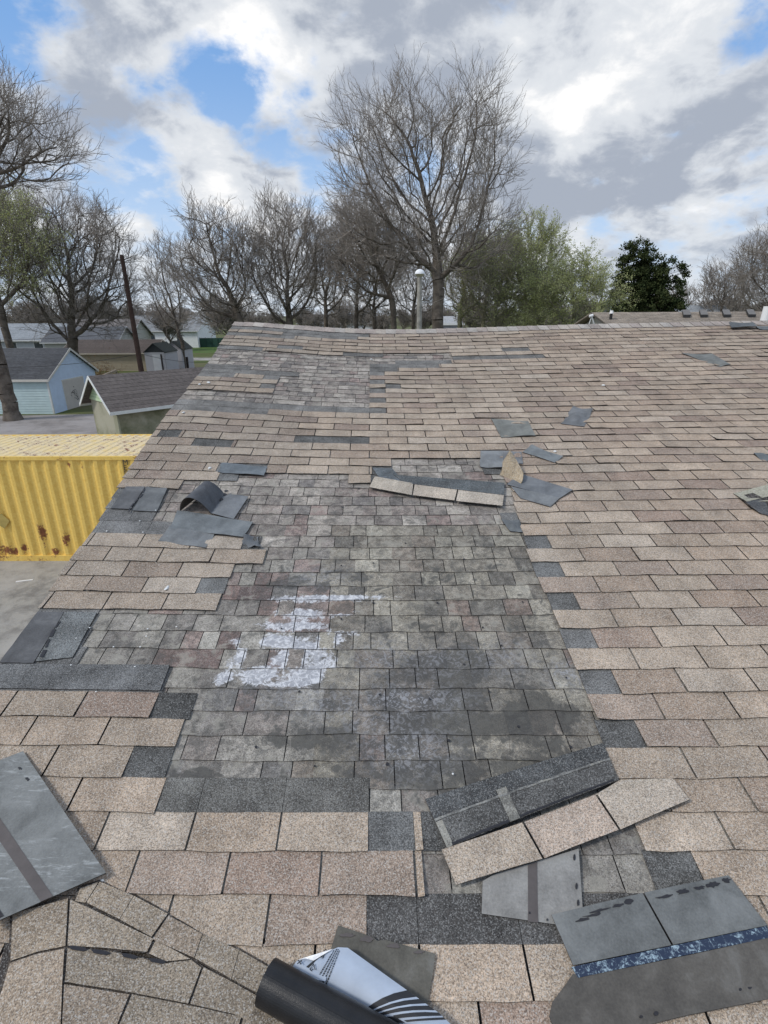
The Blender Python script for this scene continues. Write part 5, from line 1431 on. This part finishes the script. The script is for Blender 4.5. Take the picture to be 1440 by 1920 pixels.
if not globals().get('NOTREES'):
    plant('tall bare tree rising highest above the ridge behind the lamp post', 822, 38, [(600,800,135,540),(640,860,125,500),(760,985,118,480),(700,980,330,560)], .40, 5, 3300, 525, step=.5, minr=.009, twigs=3)
    plant('bare tree leaning in front of the woods, left of the tall tree', 745, 42, [(600,790,350,600)], .24, 12, 800, 560, lean=-.05)
    plant('wide bare tree above the left end of the ridge', 540, 45, [(420,650,362,640),(440,630,375,640)], .33, 21, 2300, None, fork_z=1.6, minr=.011, expo=1.95)
    plant('bare tree with its crown spreading over the roof corner, left of the wide one', 480, 43, [(305,490,372,640),(320,500,380,640)], .30, 33, 1800, None, fork_z=1.4, minr=.011, lean=-.1, expo=1.95)
    plant('slender bare tree beside the grey sheds', 335, 56, [(262,360,432,650)], .18, 41, 900, None, fork_z=2., minr=.012, tw_len=1.2)
    plant('large many limbed bare tree behind the pale blue garage', 122, 46, [(-20,190,330,665),(60,275,350,665),(20,240,345,660)], .42, 57, 1900, None, fork_z=1.8, minr=.011, expo=1.95)
    plant('green budded tree at the left edge behind the large one', 10, 42, [(-140,110,335,600)], .28, 62, 800, 560, leaf=2, lsize=.10)
    plant('massive dark tree at the left edge in front of the pale blue garage', -22, 28.5, [(-420,120,75,430),(-100,165,190,400),(-200,80,90,330)], .40, 73, 1700, 470, minr=.009, step=.5)
    for i, (px, Y, l, r_, tp, s_, lab) in enumerate([
        (610, 52, 560, 680, 400, 81, 'thin bare tree standing in the woods, leftmost of the row behind the ridge'),
        (665, 50, 610, 740, 380, 82, 'thin bare tree with dense twigs directly left of the leaning tree'),
        (700, 55, 640, 770, 400, 83, 'thin bare tree further back between the leaning tree and the lamp post'),
        (775, 60, 700, 850, 410, 84, 'bare tree at the back directly behind the lamp post'),
        (862, 47, 800, 960, 420, 85, 'forked bare tree right of the lamp post over the white fascia'),
        (905, 52, 840, 990, 430, 86, 'bare tree between the forked tree and the first greening tree')]):
        plant(lab, px, Y, [(l, r_, tp, 625)], .20, s_, 800, 575, bark=M_BARK2 if i > 3 else M_BARK, minr=.012)
    plant('tree with fine pale green leaves, first right of the tall bare tree', 925, 44, [(835,1030,425,640)], .22, 91, 1100, 590, leaf=1, tw_len=1.4, bark=M_BARK2, twig=M_BARK2, droop=.04, lsize=.10)
    plant('green budding tree with the highest round top, right of centre', 1000, 46, [(925,1070,395,640),(940,1060,400,560)], .24, 95, 1500, 560, leaf=2, tw_len=1.2, bark=M_BARK2, twig=M_BARK2, lsize=.10)
    plant('low drooping pale green tree left of the dark cedar', 1075, 41, [(970,1165,465,660)], .24, 99, 1300, 600, leaf=3, tw_len=1.5, bark=M_BARK2, twig=M_BARK2, droop=.08, lsize=.10)
    plant('bare tree cut by the right edge of the view', 1440, 58, [(1370,1560,405,620)], .28, 103, 1500, 590, minr=.013)
    plant('smaller pale bare tree left of the one cut by the right edge', 1350, 74, [(1300,1420,488,620)], .24, 107, 900, 600, minr=.016)
    plant('bare bush like tree beside the white gabled house', 1275, 80, [(1225,1310,535,620)], .18, 108, 500, 608, minr=.016)
    # background trees: three kinds copied along the horizon
    protos = []
    for i in range(3):
        t, n = bare_tree('distant_tree', 'small bare tree in the far tree line along the horizon', 'tree', (0, 0, 0), 9, [(0, 5.2, 3.6+i*.5, 4.2)], .2, 200+i, forks=4, fork_h=.2, spread=.6, lvl=6, group='far trees along the horizon', minr=.03, leaf=0)
        protos.append(t)
    rt2 = random.Random(5); first = [True]*3
    for i in range(46):
        px = -40+i*33+rt2.uniform(-12, 12); Y = rt2.uniform(85, 150); k_ = i % 3; s_ = rt2.uniform(.7, 1.05)
        pr_ = protos[k_]
        if first[k_]: o = pr_; first[k_] = False
        else:
            o = pr_.copy(); COL.objects.link(o)
            for ch in pr_.children:
                c = ch.copy(); COL.objects.link(c); c.parent = o
        o.location = Vector(gpt(px, Y)); o.scale = (s_*1.25, s_*1.25, s_); o.rotation_euler.z = rt2.uniform(0, 6)
    print('SEGS', tot_seg)
# dark cedar: many drooping foliage sprays on a tapering multi-lobed crown
cb = gpt(1208, 48); t = empty('cedar_tree', cb); tag(t, 'dark green cedar standing right of the greening trees', 'tree')
sg = Segs(); sg.add(Vector((0,0,0)), Vector((.1,0,5)), .35, .2); sg.add(Vector((.1,0,5)), Vector((-.3,0,9.2)), .2, .06)
rn = random.Random(9); LV = []; br = Segs()
lobes = [(1150,1212,500,600), (1168,1216,447,570), (1190,1240,470,600), (1215,1282,487,600), (1145,1280,530,640), (1170,1270,560,650)]
for (l, r_, tp, bt) in lobes:
    ox, cz_, rx, rz = env(l, r_, tp, bt, 48, cb[0])
    for i in range(90):
        a = rn.uniform(0, 6.28); v = rn.uniform(-1, 1); q = math.sqrt(1-v*v); f = rn.uniform(.55, 1.08)
        c = Vector((ox+rx*q*math.cos(a)*f, rx*.9*q*math.sin(a)*f, cz_+rz*v*f)); 
        s0 = Vector((ox*.5, 0, c.z-.5)); br.add(s0, c, .03, .012)
        out_ = Vector((c.x-ox, c.y, 0)).normalized() if (c.x-ox or c.y) else Vector((1,0,0))
        for k_ in range(95):
            tt = rn.random(); sp = .20*(1-tt*.6)
            LV.append(c+out_*tt*.75*rn.uniform(.4, 1)+Vector((rn.gauss(0,sp), rn.gauss(0,sp), rn.gauss(0,sp*.8)-tt*.28+.1)))
o = sg.build('trunk', M_BARK, 9, t); br.build('crown', M_BARK, 3, t); leaves_mesh('foliage', LV, .17, M_CED, t, rn)
